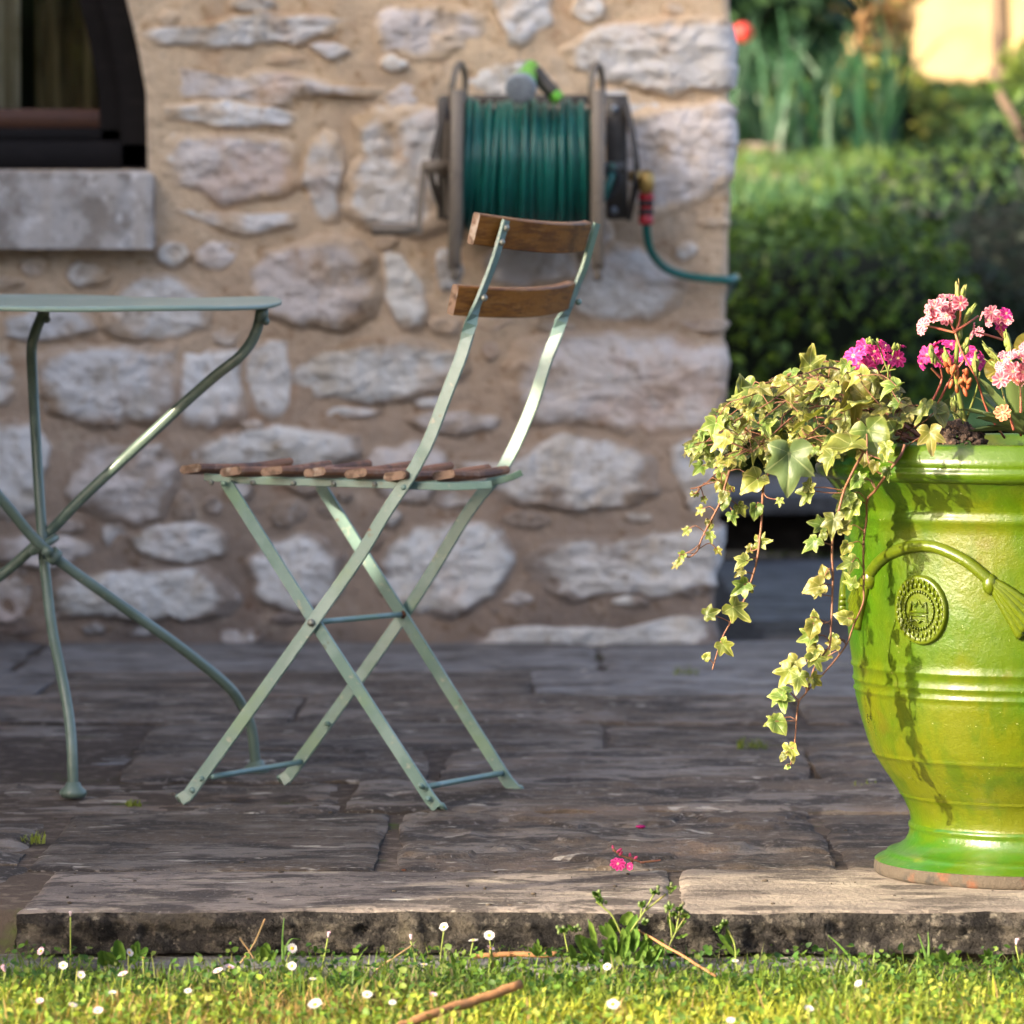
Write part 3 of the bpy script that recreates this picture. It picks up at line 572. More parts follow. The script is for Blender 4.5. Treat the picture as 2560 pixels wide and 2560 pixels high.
# seat: two rails and the slats that lie across them
rn = spl(near([(496, 1193), (600, 1202), (760, 1207), (900, 1211), (1040, 1216), (1140, 1217), (1215, 1212)], off=.018), 30)
rf = spl(far([(640, 1190), (800, 1196), (960, 1199), (1060, 1202), (1139, 1210), (1232, 1207), (1290, 1192), (1316, 1180)], off=-.015), 34)
mk('seat_rail', *strap(rn, np.array([0, 0, 1.0]), .0105, .005), M['paint'], ch, smooth=False); mk('seat_rail', *strap(rf, np.array([0, 0, 1.0]), .0095, .005), M['paint'], ch, smooth=False)
for px in (516, 620, 722, 822, 925): mk('rivet', *ball(near([(px, 1207+(px-516)*.012)], off=.014)[0], .004, 8, 6), M['rivet'], ch)
sdir = unit(An[0]*[1, 1, 0]-Bn[-1]*[1, 1, 0]); sdir = np.array([sdir[0], sdir[1], 0])
for i, (x, y) in enumerate(((487, 1171), (587, 1178), (689, 1177), (796, 1180), (899, 1183), (996, 1189), (1078, 1190))):
    c0 = near([(x, y)], off=-.012)[0]; c1 = c0+tv*(.275 if i < 6 else .23)
    if i == 6: c0 = c0+tv*.05
    tilt = R(8); across = sdir*math.cos(tilt)-np.array([0, 0, 1])*math.sin(tilt); nrm = unit(np.cross(across, tv)); nrm = nrm*np.sign(nrm[2])
    n = 9; p = np.array([c0+(c1-c0)*t+nrm*(-.004*math.sin(math.pi*t)) for t in np.linspace(0, 1, n)])
    w = np.full(n, .037); w[0] = .034; w[-1] = .034
    v, f = strap(p, across, w, .0115, .0035)
    o = mk('seat_slat', v, f[:-2], M['wood_seat'], ch, smooth=False)
    e = mk('slat_end', *join([(v[:8]-tv*.0006, [tuple(range(8))[::-1]]), (v[-8:]+tv*.0006, [tuple(range(8))])]), M['endgrain'], o, smooth=False) if False else None
    me = o.data; me.materials.append(M['endgrain'])
    import bmesh
    b = bmesh.new(); b.from_mesh(me); b.verts.ensure_lookup_table()
    for q in (range(8), range(8*n-8, 8*n)):
        try: fc = b.faces.new([b.verts[k] for k in (reversed(q) if q[0] == 0 else q)]); fc.material_index = 1
        except ValueError: pass
    b.normal_update(); b.to_mesh(me); b.free()
# back slats, bent in plan, held by the two uprights
up = unit(near([(1262, 556)])[0]-near([(1196, 760)])[0]); nb = unit(np.cross(tv, up)); nb = nb*np.sign(nb[0])
for (a, b, hgt) in (((1244, 582), (1471, 594), .0435), ((1193, 757), (1431, 743), .0420)):
    a3 = near([a])[0]-nb*.009; b3 = far([b])[0]-nb*.009
    ext = unit(b3-a3); L = np.linalg.norm(b3-a3); n = 26; p = []
    for t in np.linspace(-.105/L*.33, 1.0+.012, n):
        s = (t-.5)*2; p.append(a3+ext*L*t+nb*(.019*(1-s*s)))
    p = np.array(p); v, f = strap(p, up, hgt, .0135, .002)
    v = v+nb*0; o = mk('back_slat', v, f, M['wood'], ch, smooth=False); o.data.materials.append(M['endgrain'])
    for pl in o.data.polygons:
        if len(pl.vertices) == 8: pl.material_index = 1
for x, y in ((1267, 570), (1256, 606), (1212, 745)): mk('rivet', *ball(near([(x, y)])[0]-nb*.001-[.0, .004, 0], (.005, .005, .005), 10, 7), M['rivet'], ch)
mk('rivet', *ball(far([(1437, 752)])[0]+nb*.006, .005, 8, 6), M['paint'], ch)

# ------------------------------------------------------------------ bistro table
tb = empty('bistro_table', (-.665, 7.03, 0), 'round green metal bistro table with bent tube legs', 'table')
tc = np.array([-.665, 7.03, .703]); TR = .333
pr = [(0, 0), (.15, .0004), (TR-.02, .0012), (TR-.006, .001), (TR-.001, -.001), (TR, -.002), (TR, -.0062), (TR-.0015, -.0070), (TR-.003, -.0062), (TR-.004, -.003), (.15, -.003), (0, -.003)]
v, f = lathe(pr, 96); th = np.arctan2(v[:, 1], v[:, 0]); rr = np.hypot(v[:, 0], v[:, 1])/TR
v[:, 2] += rr*rr*(.0022*np.sin(3*th+1)+.0016*np.sin(5*th))+v[:, 1]*math.tan(R(1.25))+v[:, 0]*math.tan(R(-.15)); v += tc
mk('tabletop', v, f, M['top'], tb)
def tleg(pts, r=.0079, nm='leg'):
    p = spl([P(*q) for q in pts], 70); return mk(nm, *tube(p, r, 14), M['paint_table'], tb)
tleg([(652, 778, 6.97), (650, 796, 6.97), (634, 845, 6.97), (598, 893, 6.97), (540, 938, 6.98), (447, 1020, 7.0), (372, 1090, 7.01), (298, 1158, 7.03), (195, 1255, 7.045), (118, 1335, 7.06), (0, 1440, 7.08), (-180, 1560, 7.1), (-330, 1690, 7.1), (-370, 1800, 7.1), (-385, 1952, 7.1)])
tleg([(112, 776, 7.15), (104, 792, 7.15), (85, 840, 7.14), (79, 880, 7.14), (84, 990, 7.12), (96, 1200, 7.08), (106, 1350, 7.05), (114, 1440, 7.03), (130, 1570, 6.99), (156, 1700, 6.94), (172, 1790, 6.92), (180, 1880, 6.9), (183, 1985, 6.895)])
tleg([(-330, 790, 6.83), (-320, 850, 6.83), (-250, 960, 6.85), (0, 1244, 6.96), (112, 1372, 7.0), (290, 1504, 7.06), (440, 1610, 7.12), (560, 1706, 7.17), (604, 1762, 7.2), (628, 1820, 7.215), (636, 1880, 7.22), (641, 1930, 7.225)])
for (x, y, d) in ((183, 1990, 6.895), (641, 1934, 7.225), (-385, 1955, 7.1)):
    q = P(x, y, d); q[2] = 0; v, f = lathe([(0, .001), (.016, .001), (.0195, .006), (.0185, .011), (.0125, .016), (.0098, .022), (0, .024)], 18, q); mk('foot', v, f, M['paint_table'], tb)
for (x, y, d) in ((655, 786, 6.96), (108, 782, 7.15)):
    q = P(x, y, d); mk('bracket', *join([bar(q+[0, 0, .012], q-[0, 0, .013], .018, .014, up=(0, 1, 0), ch=.2), ball(q+[.006, -.008, -.010], .0055, 8, 6)]), M['paint_table'], tb)
hub = P(110, 1362, 7.03); 
th = np.linspace(0, 2*math.pi, 25)[:-1]; ring = np.array([hub+np.array([.016*math.cos(a), .03*math.sin(a), .010*math.cos(a)]) for a in np.append(th, th[:2])])
mk('hub_ring', *tube(ring, .006, 8), M['paint_table'], tb); mk('hub_pin', *tube([P(118, 1380, 6.985), P(106, 1352, 7.07)], .007, 8), M['paint_table'], tb)
mk('leg_collar', *tube([P(126, 1384, 7.005), P(142, 1396, 7.01)], .0125, 12), M['paint_table'], tb)

# ------------------------------------------------------------------ hose reel on the wall
RD = 9.69
rl = empty('hose_reel', P(1320, 420, RD)*[1, 1, 1], 'taupe metal hose reel mounted on the stone wall', 'hose reel')
def Q(x, y, d=RD): return P(x, y, d)
ax = Q(1318, 420)
def flange(x, lean):
    c = Q(x, 420); v, f = lathe([(.03, -.004), (.146, -.004), (.150, -.002), (.152, 0), (.150, .002), (.146, .004), (.03, .004)], 56, (0, 0, 0), 'x')
    v[:, 0] += v[:, 2]*lean*.15; mk('flange', v+c, f, M['bronze'], rl)
    vs = []
    for yy in (-.05, .05): 
        pass
    # long stand plate with an eye at either end, seen edge on
    w = .021; 
    for s in (-1, 1):
        pts = [c+[.012*0, s*w, -.20], c+[0, s*w, -.1], c+[0, s*w, .1], c+[0, s*w*.8, .16]]
    loop = []
    for a in np.linspace(0, 2*math.pi, 40, endpoint=False):
        loop.append(c+np.array([.0125*math.cos(a)+lean*.012*math.sin(a), .045*math.cos(a), .155+.052*math.sin(a)]))
    mk('eye_loop', *tube(np.array(loop+loop[:2]), .0065, 8), M['bronze'], rl)
    mk('stand_bar', *join([bar(c+[.004*0, -.150, .15], c+[-lean*.02, -.150, -.205], .026, .012, up=(0, 1, 0), ch=.3), bar(c+[0, -.150, -.19], c+[-lean*.02, -.150, -.225], .017, .012, up=(0, 1, 0), ch=.3)]), M['bronze'], rl)
    mk('rim_bead', *tube(np.array([c+[.006, .15*math.cos(a), .15*math.sin(a)] for a in np.linspace(0, 2*math.pi, 50)]), .005, 6), M['bronze'], rl)
flange(1146, .35); flange(1492, .05)
mk('spindle', *tube([Q(1080, 420), Q(1560, 420)], .012, 12), M['bronze_dark'], rl)
mk('mount_plate', *bar(Q(1540, 243, 9.80), Q(1543, 548, 9.80), .043, .008, up=(0, 1, 0), ch=.15), M['bronze_dark'], rl)
mk('mount_plate', *bar(Q(1112, 243, 9.80), Q(1112, 548, 9.80), .03, .008, up=(0, 1, 0), ch=.15), M['bronze_dark'], rl)
for x, y in ((1536, 272), (1535, 526)): mk('bolt', *ball(Q(x, y, 9.793), (.008, .006, .008), 8, 6), M['greyp'], rl)
mk('back_rail', *bar(Q(1100, 250, 9.81), Q(1570, 250, 9.81), .02, .008, up=(0, 1, 0)), M['bronze_dark'], rl)
for pts in ([(1113, 262), (1086, 380), (1078, 430), (1092, 490), (1118, 545)], [(1566, 262), (1580, 330), (1592, 410), (1588, 470), (1572, 545)]):
    q = spl([Q(x, y, 9.74+.05*abs(y-410)/150) for x, y in pts], 24); mk('bracket_arm', *strap(q, np.array([0, 1.0, 0]), .03, .012), M['bronze_dark'], rl, smooth=False)
mk('bracket_arm', *strap(spl([Q(1116, 300, 9.66), Q(1112, 420, 9.66), Q(1116, 540, 9.66)], 10), np.array([0, 1.0, 0]), .02, .006), M['bronze'], rl, smooth=False)
mk('crank_hub', *tube([Q(1058, 418, 9.62), Q(1122, 418, 9.64)], .014, 12), M['bronze'], rl)
mk('crank_arm', *strap(spl([Q(1062, 418, 9.62), Q(1052, 500, 9.61), Q(1046, 585, 9.60)], 10), np.array([1.0, 0, 0]), .014, .008), M['bronze'], rl, smooth=False)
hd = mk('crank_handle', *tube(np.array([Q(x, 574, 9.60) for x in (928, 932, 940, 1000, 1024, 1030, 1048)]), [.004, .0105, .012, .0115, .0115, .006, .006], 12), M['bronze'], rl)
gl_ = [Q(1517+30*math.cos(a)*.62-22*math.sin(a)*.62, 463+30*math.cos(a)*.9*-1+12*math.sin(a)*-.62, 9.655) for a in np.linspace(0, 2*math.pi, 30)]
gl_ = []
for a in np.linspace(0, 2*math.pi, 32):
    u, w = 42*math.cos(a), 24*math.sin(a); gl_.append(Q(1517+u*.50+w*.86, 464-u*.86+w*.50, 9.655))
mk('grommet', *tube(np.array(gl_), .005, 8), M['black'], rl)

gh = empty('garden_hose', P(1320, 420, RD), 'teal green garden hose wound on the reel and led to the right', 'hose')
turns = 17; hp = []
for kk in range(turns*48+1):
    a = 2*math.pi*kk/48; t = kk/(turns*48); x = -.1165+.250*t+.0022*math.sin(kk*.0377*2.7)+.0015*math.sin(kk*.31); w = .1275+.0035*math.sin(a*.23+1)+.002*math.sin(7.1*a/6.3)+.004*math.sin(t*40)
    lean = (1-t)*.07
    hp.append(ax+np.array([x-.014+math.sin(a)*lean*.16*1.1, w*math.cos(a), w*math.sin(a)]))
hp = np.array(hp); mk('hose_coil', *tube(hp, .0068, 8), M['hose'], gh)
v, f = lathe([(.0, -.125), (.118, -.125), (.118, .125), (.0, .125)], 40, ax+[0, 0, 0], 'x'); mk('inner_layer', v, f, M['hose'], gh)
mk('hose_tail', *tube(spl([Q(1530, 415, 9.68), Q(1528, 440, 9.655), Q(1508, 490, 9.65), Q(1490, 520, 9.67)], 16), .0085, 10), M['hose'], gh)
mk('lead_hose', *tube(np.vstack([spl([Q(1615, 548, 9.72), Q(1618, 590, 9.73), Q(1628, 630, 9.75), Q(1660, 668, 9.79), Q(1706, 688, 9.815), Q(1764, 697, 9.825), Q(1800, 699, 9.835), Q(1822, 701, 9.848), [.4545, 9.90, .742], [.457, 10.05, .74], [.457, 10.4, .70]], 60)]), .0085, 12), M['hose'], gh)
mk('brass_elbow', *join([bar(Q(1616, 424, 9.71), Q(1616, 487, 9.71), .031, .03, up=(0, 1, 0), ch=.3), tube([Q(1575, 440, 9.70), Q(1610, 440, 9.71)], .011, 12)]), M['brass'], gh)
mk('elbow_washer', *tube([Q(1583, 450, 9.70), Q(1592, 450, 9.70)], .023, 16), M['black'], gh)
mk('connector', *tube(np.array([Q(1615, y, 9.72) for y in (482, 485, 498, 502, 548, 552, 558, 562)]), [.012, .0155, .0158, .0135, .0135, .0155, .015, .011], 16), M['red'], gh)
for y in (508, 530): mk('grip_band', *tube(np.array([Q(1615, y-7, 9.72), Q(1615, y+7, 9.72)]), [.0148, .0148], 16), M['black'], gh)
ng = empty('spray_nozzle', P(1300, 230, 9.56), 'lime green hose spray nozzle with a grey face lying on the wound hose', 'spray nozzle')
c = P(1301, 222, 9.52); dr = unit(P(1330, 165, 9.64)-c); 
mk('spray_head', *tube(np.array([c-dr*.002, c, c+dr*.004, c+dr*.014, c+dr*.02]), [.024, .030, .031, .030, .027], 24), M['greyp'], ng)
mk('body', *tube(np.array([c+dr*.018, c+dr*.035, c+dr*.06, c+dr*.1, c+dr*.125, c+dr*.133]), [.028, .026, .020, .0165, .015, .008], 20), M['lime'], ng)
mk('handle', *tube(spl([P(1335, 175, 9.60), P(1358, 205, 9.60), P(1385, 236, 9.59)], 10), [.015]*3+[.0145]*7, 14), M['bronze_dark'], ng)
mk('tail_coupling', *tube(spl([P(1383, 233, 9.59), P(1398, 250, 9.59)], 5), .0135, 14), M['lime'], ng)

# ------------------------------------------------------------------ glazed pot
PD = 6.02; pc = np.array([(2571-1280)/FPX*PD, PD, 0])
pot = empty('glazed_pot', pc, 'large lime green glazed urn with garlands and medallions on the terrace edge', 'pot')
prof = [(.0, .0), (.188, .0), (.190, .003), (.1905, .0075), (.189, .0165), (.186, .019), (.178, .022), (.1745, .0255), (.1735, .0275), (.166, .029), (.1605, .032), (.152, .038), (.1475, .046), (.1462, .052), (.1455, .0545), (.1475, .057), (.1475, .060), (.1455, .0625), (.1455, .066), (.1468, .075), (.1535, .090), (.1575, .096), (.1598, .0975), (.1595, .0995), (.161, .101), (.1700, .115), (.179, .127), (.188, .141), (.1915, .147), (.1938, .1485), (.1935, .1505), (.1955, .1545), (.2054, .188), (.211, .212), (.2128, .220), (.2128, .2245), (.2152, .2265), (.2152, .2285), (.2136, .231), (.2142, .237), (.2166, .239), (.2166, .241), (.2152, .2435), (.2160, .254), (.2188, .2565), (.2188, .259), (.2174, .2615), (.221, .286), (.2245, .32), (.226, .36), (.2268, .40), (.2268, .425), (.2270, .437), (.2292, .439), (.2295, .4465), (.2275, .449), (.2285, .455), (.233, .464), (.239, .474), (.246, .483), (.2505, .488)]
prim = [(.2505, .488), (.2555, .4895), (.2605, .493), (.263, .4985), (.2625, .503), (.2595, .5055), (.2605, .508), (.2615, .512), (.2595, .518), (.2555, .526), (.253, .5315), (.250, .534), (.2445, .5345), (.239, .531), (.236, .524), (.222, .46), (.19, .40)]
pf = [p for p in prof if p[1] >= .0]
def fine(pr): 
    pr = np.array(pr); out = [pr[0]]
    for a, b in zip(pr[:-1], pr[1:]):
        m = max(1, int(np.linalg.norm(b-a)/.008)); out += [a+(b-a)*(i+1)/m for i in range(m)]
    return np.array(out)
def PR(z): 
    a = np.array(prof[2:]); o = np.argsort(a[:, 1]); return np.interp(z, a[o, 1], a[o, 0])
def hit(px, py):                               # where the sight line of a traced point meets the pot: angle and height
    for D in np.linspace(PD-.29, PD, 400):
        q = P(px, py, D)-pc
        if np.hypot(q[0], q[1]) <= PR(q[2]): return math.atan2(q[1], q[0]), q[2]
    q = P(px, py, PD)-pc; return math.atan2(q[1], q[0]), q[2]
def onpot(a, z, h): r = PR(z)+h; return pc+np.array([r*math.cos(a), r*math.sin(a), z])
def lathew(pr, seg, s):
    v, f = lathe(fine(pr), seg); a = np.arctan2(v[:, 1], v[:, 0]); d = fbm(np.stack([np.cos(a)*2, np.sin(a)*2, v[:, 2]*9], 1), 1.3, 3)*s
    v[:, 0] += np.cos(a)*d; v[:, 1] += np.sin(a)*d; return v+pc, f
cut = [i for i, p in enumerate(prof) if p[1] >= .0165][0]
body = mk('body', *lathew(prof[cut:], 160, .0018), M['glaze'], pot)
lower = [p for p in prof[:cut+1]]; mk('base_edge', *lathew(lower, 160, .0018), M['clay'], pot)
mk('rim', *lathew(prim, 160, .0018), M['glaze_rim'], pot)
# the foot ring carries the same emerald glaze as the rim
ft = [p for p in prof if .0165 <= p[1] <= .0645]; v, f = lathew([(a+.0007, b) for a, b in ft], 160, .0018); mk('foot', v, f, M['glaze_rim'], pot)
arc = [hit(*q) for q in ((2168, 1452), (2196, 1410), (2226, 1385), (2262, 1371), (2295, 1365), (2345, 1369), (2409, 1398), (2445, 1425), (2472, 1449))]
tas = [hit(*q) for q in ((2476, 1452), (2490, 1466), (2512, 1490), (2540, 1522), (2572, 1560))]
med = hit(2305, 1525)
step_a = math.pi/2
for k in range(4):
    da = k*step_a
    p = spl([onpot(a+da, z, .0015) for a, z in arc], 40); v, f = tube(p, .0074, 10)
    t = np.linspace(0, 1, 40).repeat(10); mk('garland', v, f[:-2], M['relief'], pot)
    for j, (o_, mir) in enumerate([(o__, m__) for m__ in (0, 1) for o__ in (-2, -1, 0, 1, 2)]):
        q = spl([onpot(((2*med[0]-a) if mir else a)+da+(-1 if mir else 1)*o_*.012*i/2.2*.9, z+o_*.0042*i/2.2, .002+.001*(2-abs(o_))) for i, (a, z) in enumerate(tas)], 16)
        mk('tassel_strand', *tube(q, np.linspace(.0045, .0062, 16), 8), M['relief'], pot)
    for a0 in (tas[0][0], 2*med[0]-tas[0][0]): mk('tassel_knot', *ball(onpot(a0+da, tas[0][1]-.004, .001), (.0095, .0095, .013), 12, 9), M['relief'], pot)
    # oval medallion: disc, rope ring, leaf wreath and a crown
    a0, z0 = med[0]+da, med[1]
    def mp(u, w, h): return onpot(a0+u/PR(z0), z0+w, h+.001)
    pts = []; rr_ = [0, .25, .5, .72, .86, .95, 1.0, 1.03]; hh = [.004, .004, .0042, .0045, .0052, .007, .004, -.003]
    ths = np.linspace(0, 2*math.pi, 48, endpoint=False)
    for r_, h_ in zip(rr_, hh):
        for t_ in ths: pts.append(mp(.037*r_*math.cos(t_), .0415*r_*math.sin(t_), h_))
    mo = mk('medallion', np.array(pts), gridF(8, 48, True), M['relief'], pot)
    bits = []
    for t_ in np.linspace(0, 2*math.pi, 34, endpoint=False):
        bits.append(ball(mp(.0205*math.cos(t_), .0225*math.sin(t_), .0060), (.0013, .0016, .0024), 6, 5))
    for i_, t_ in enumerate(np.linspace(0, 2*math.pi, 26, endpoint=False)):
        for r_ in (.027, .032):
            bits.append(ball(mp(r_*math.cos(t_+(r_ > .03)*.12), r_*1.12*math.sin(t_+(r_ > .03)*.12),   .0058), (.0019, .0019, .0036), 6, 5))
    mk('wreath', *join(bits), M['relief'], mo)
    cr = [[(-.012, -.002), (-.010, .010), (-.005, .004), (0, .012), (.005, .004), (.010, .010), (.012, -.002), (-.012, -.002)], [(-.011, -.006), (.011, -.006), (.012, -.014), (.004, -.011), (0, -.015), (-.004, -.011), (-.012, -.014), (-.011, -.006)]]
    mk('crown_relief', *join([tube(np.array([mp(x, y, .0062) for x, y in c_]), .0012, 6) for c_ in cr]), M['relief'], mo)
so = lathe([(0, .012), (.1, .01), (.18, .003), (.236, -.004)], 60, pc+[0, 0, .505]); v = so[0]; v[:, 2] += fbm(v, 22, 4)*.01
tag(mk('potting_soil', v, so[1], M['potsoil']), 'dark crumbly potting soil inside the green pot', 'soil', kind='stuff')

# ------------------------------------------------------------------ ivy
def leaf_mesh(seed, sharp=1.0, broad=1.0):
    r_ = np.random.default_rng(seed)
    k1, k2 = ((.50, .37), (.58, .44), (.68, .5))[seed % 3]; key = [(0, 1.0), (27, k1), (50, .74*broad), (78, k2), (108, .54), (140, .42), (165, .30), (180, .03)]
    an, ra, vein = [], [], []
    for s in (-1, 1):
        kk = [(a*s, r*(1+r_.uniform(-.08, .08))) for a, r in key]
        for (a0, r0), (a1, r1) in zip(kk[:-1], kk[1:]):
            n = 6
            for i in range(n):
                t = i/n; u = t*t*(3-2*t); w = t**.75 if r0 > r1 else 1-(1-t)**.75
                an.append(a0+(a1-a0)*t); ra.append(r0+(r1-r0)*(u*.35+w*.65)); vein.append(1.0 if i == 0 and abs(a0) in (0, 50, 108) else 0.0)
        for a0 in (50, 108):
            for e in (-3.4, 3.4): an.append((a0+e)*s); ra.append(np.interp(a0+e, [q[0] for q in key], [q[1] for q in key])); vein.append(0.0)
    for e in (-3.0, 3.0): an.append(e); ra.append(.985); vein.append(0.0)
    an = np.array(an); o = np.argsort(an); an = np.radians(an[o]); ra = np.array(ra)[o]; vein = np.array(vein)[o]
    keep = np.concatenate([[True], np.diff(an) > 1e-4]); an, ra, vein = an[keep], ra[keep], vein[keep]; n = len(an)
    rings = [.12, .35, .6, .8, .91, 1.0]; V = [(0, 0, 0)]; C = []
    g0 = np.array([.080, .130, .026]); g1 = np.array([.145, .185, .032]); pale = np.array([.38, .39, .11]); vn = np.array([.40, .43, .17])
    if seed == 40: g0 = np.array([.060, .105, .040]); g1 = np.array([.075, .125, .045]); pale = np.array([.14, .19, .07]); vn = np.array([.22, .27, .13])
    C.append(vn)
    for f in rings:
        for a, r, v in zip(an, ra, vein):
            V.append((math.sin(a)*r*f, math.cos(a)*r*f, 0))
            w = np.clip((f-.80)/.2, 0, 1)*(.6+.4*math.sin(a*7+seed)); c = (g0*(1-f)+g1*f)*(1-w*.8)+pale*w*.8
            C.append(c*(1-v*.75)+vn*v*.75)
    V = np.array(V); C = np.array(C)
    x, y = V[:, 0], V[:, 1]
    V[:, 2] = -.16*y*np.abs(y)*r_.uniform(-.4, 2.0)+np.abs(x)*r_.uniform(.0, .55)-x*x*r_.uniform(-.2, .8)+.08*np.sin(x*7+seed)*np.sin(y*6+seed*2)
    F = [(0, 1+i+1, 1+i) for i in range(n-1)]
    for k in range(len(rings)-1):
        b0, b1 = 1+k*n, 1+(k+1)*n
        for i in range(n-1): F.append((b0+i, b0+i+1, b1+i+1, b1+i))
    me = bpy.data.meshes.new('leaf'); me.from_pydata(V.tolist(), [], F); me.materials.append(M['ivy'])
    me.polygons.foreach_set('use_smooth', np.ones(len(me.polygons), bool))
    at = me.color_attributes.new('Col', 'FLOAT_COLOR', 'POINT'); c4 = np.ones((len(V), 4)); c4[:, :3] = C; at.data.foreach_set('color', c4.ravel())
    return me
LEAF = [leaf_mesh(i, broad=(1.0, 1.1, .85)[i % 3]) for i in range(9)]
LEAF_BIG = leaf_mesh(40, broad=1.02)
def leaf_mat(tip, nrm, size, pos):
    y = unit(tip); z = np.asarray(nrm, float); z = unit(z-y*np.dot(z, y)); x = np.cross(y, z)
    m = np.eye(4); m[:3, 0] = x*size; m[:3, 1] = y*size; m[:3, 2] = z*size; m[:3, 3] = pos; return m
ivy = empty('ivy_plant', P(2200, 1100, 5.93), 'variegated trailing ivy spilling over the left rim of the green pot', 'ivy')
SUNV = -SUN_T; CAMV = np.array([0, -1.0, .1])
ri = np.random.default_rng(21)
def mound_y(px): return np.interp(px, [1722, 1749, 1803, 1840, 1860, 1920, 1972, 2026, 2088, 2119, 2186, 2235, 2260], [1115, 1080, 1008, 985, 966, 952, 930, 900, 902, 916, 942, 968, 1010])
def mound_b(px): return np.interp(px, [1722, 1760, 1800, 1850, 1900, 1960, 2030, 2060, 2120, 2190, 2240], [1128, 1150, 1178, 1165, 1150, 1175, 1165, 1160, 1160, 1135, 1112])
def petiole(a, b, r=.00065): 
    m = (np.asarray(a)+np.asarray(b))/2+ri.normal(0, .004, 3)+[0, 0, .004]; return tube(spl([a, m, b], 6), r, 5, cap=False)
root = pc+np.array([-.16, -.06, .535])
stems = []
ends = [(1730, 1122), (1752, 1090), (1790, 1030), (1800, 1150), (1840, 1000), (1850, 1090), (1880, 1130), (1900, 960), (1930, 1060), (1960, 1150), (1990, 940), (2010, 1040), (2030, 905), (2060, 1100), (2090, 915), (2110, 1010), (2140, 940), (2190, 960), (2180, 1090), (1770, 1160), (1900, 1020)]
for k, (x, y) in enumerate(ends):
    d = 5.93+ri.uniform(-.16, .10); e = P(x, y, d); m = root*.45+e*.55+[0, 0, .035+.03*ri.random()]; b = root+np.array([ri.uniform(-.03, .04), ri.uniform(-.08, .06), 0])
    p = spl([b, m, e], 22); stems.append((p, tube(p, np.linspace(.0017, .0007, 22), 6)))
mk('vine', *join([s[1] for s in stems]), M['vine'], ivy)
pts = []; n_mound = 205; tries = 0
while len(pts) < n_mound and tries < 9000:
    tries += 1; x = ri.uniform(1722, 2262); lo, hi = mound_y(x), mound_b(x)
    if x < 1800 and ri.random() < .35: continue
    y = lo+6+(hi-lo-10)*ri.random()**.95; t = (x-1722)/540
    pts.append((x, y, 5.93+ri.uniform(-.17, .11)*(1-.3*abs(y-lo)/max(hi-lo, 1)), (y-lo)/max(hi-lo, 1)))
pet = []
for i, (x, y, d, f) in enumerate(pts):
    pos = P(x, y, d); size = ri.choice([.012, .015, .018, .022, .027], p=[.16, .24, .26, .20, .14])*(.86+.26*(x-1722)/500)
    nrm = unit(SUNV*ri.uniform(.2, 1.0)+CAMV*ri.uniform(.1, .8)+np.array([0, 0, .9-.4*f])+ri.normal(0, .42, 3))
    tip = unit(np.array([-.6+ri.normal(0, .5), -.5*ri.random(), -.35-.5*f+ri.normal(0, .4)]))
    tipv = tip-nrm*np.dot(tip, nrm)*.9
    inst('leaf', LEAF[i % 9].copy() if False else LEAF[i % 9], leaf_mat(tipv, nrm, size, pos-unit(tipv)*size*.4), ivy)
    j = int(ri.integers(0, len(stems))); best = min(range(len(stems)), key=lambda s: np.min(np.linalg.norm(stems[s][0]-pos, axis=1)))
    q = stems[best][0]; q = q[np.argmin(np.linalg.norm(q-pos, axis=1))]
    if np.linalg.norm(q-pos) < .10: pet.append(petiole(q, pos-unit(tipv)*size*.4))
mk('petiole', *join(pet), M['vine'], ivy)['kind'] = 'stuff'
bv, bf, bc, nb_ = [], [], [], 0                # the many small leaves deeper in the mound, joined
for i in range(150):
    x = ri.uniform(1735, 2265); lo, hi = mound_y(x), mound_b(x); y = lo+12+(hi-lo-14)*ri.random(); me = LEAF[i % 9]; n_ = len(me.vertices)
    co = np.zeros(n_*3); me.vertices.foreach_get('co', co); cc_ = np.zeros(n_*4); me.color_attributes['Col'].data.foreach_get('color', cc_)
    nrm = unit(SUNV*ri.uniform(.2, 1)+CAMV*ri.uniform(0, .8)+np.array([0, 0, .7])+ri.normal(0, .5, 3)); tip = ri.normal(0, 1, 3)+[-.4, -.2, -.5]; m_ = leaf_mat(tip-nrm*np.dot(tip, nrm)*.9, nrm, ri.uniform(.010, .020), P(x, y, 5.95+ri.uniform(-.05, .14)))
    bv.append(co.reshape(-1, 3) @ m_[:3, :3].T+m_[:3, 3]); bc.append(cc_.reshape(-1, 4)[:, :3]*ri.uniform(.75, 1.2)); bf += [tuple(v_+nb_ for v_ in p_.vertices) for p_ in me.polygons]; nb_ += n_
mk('small_leaf', np.concatenate(bv), bf, M['ivy'], ivy, col=np.concatenate(bc))['kind'] = 'stuff'
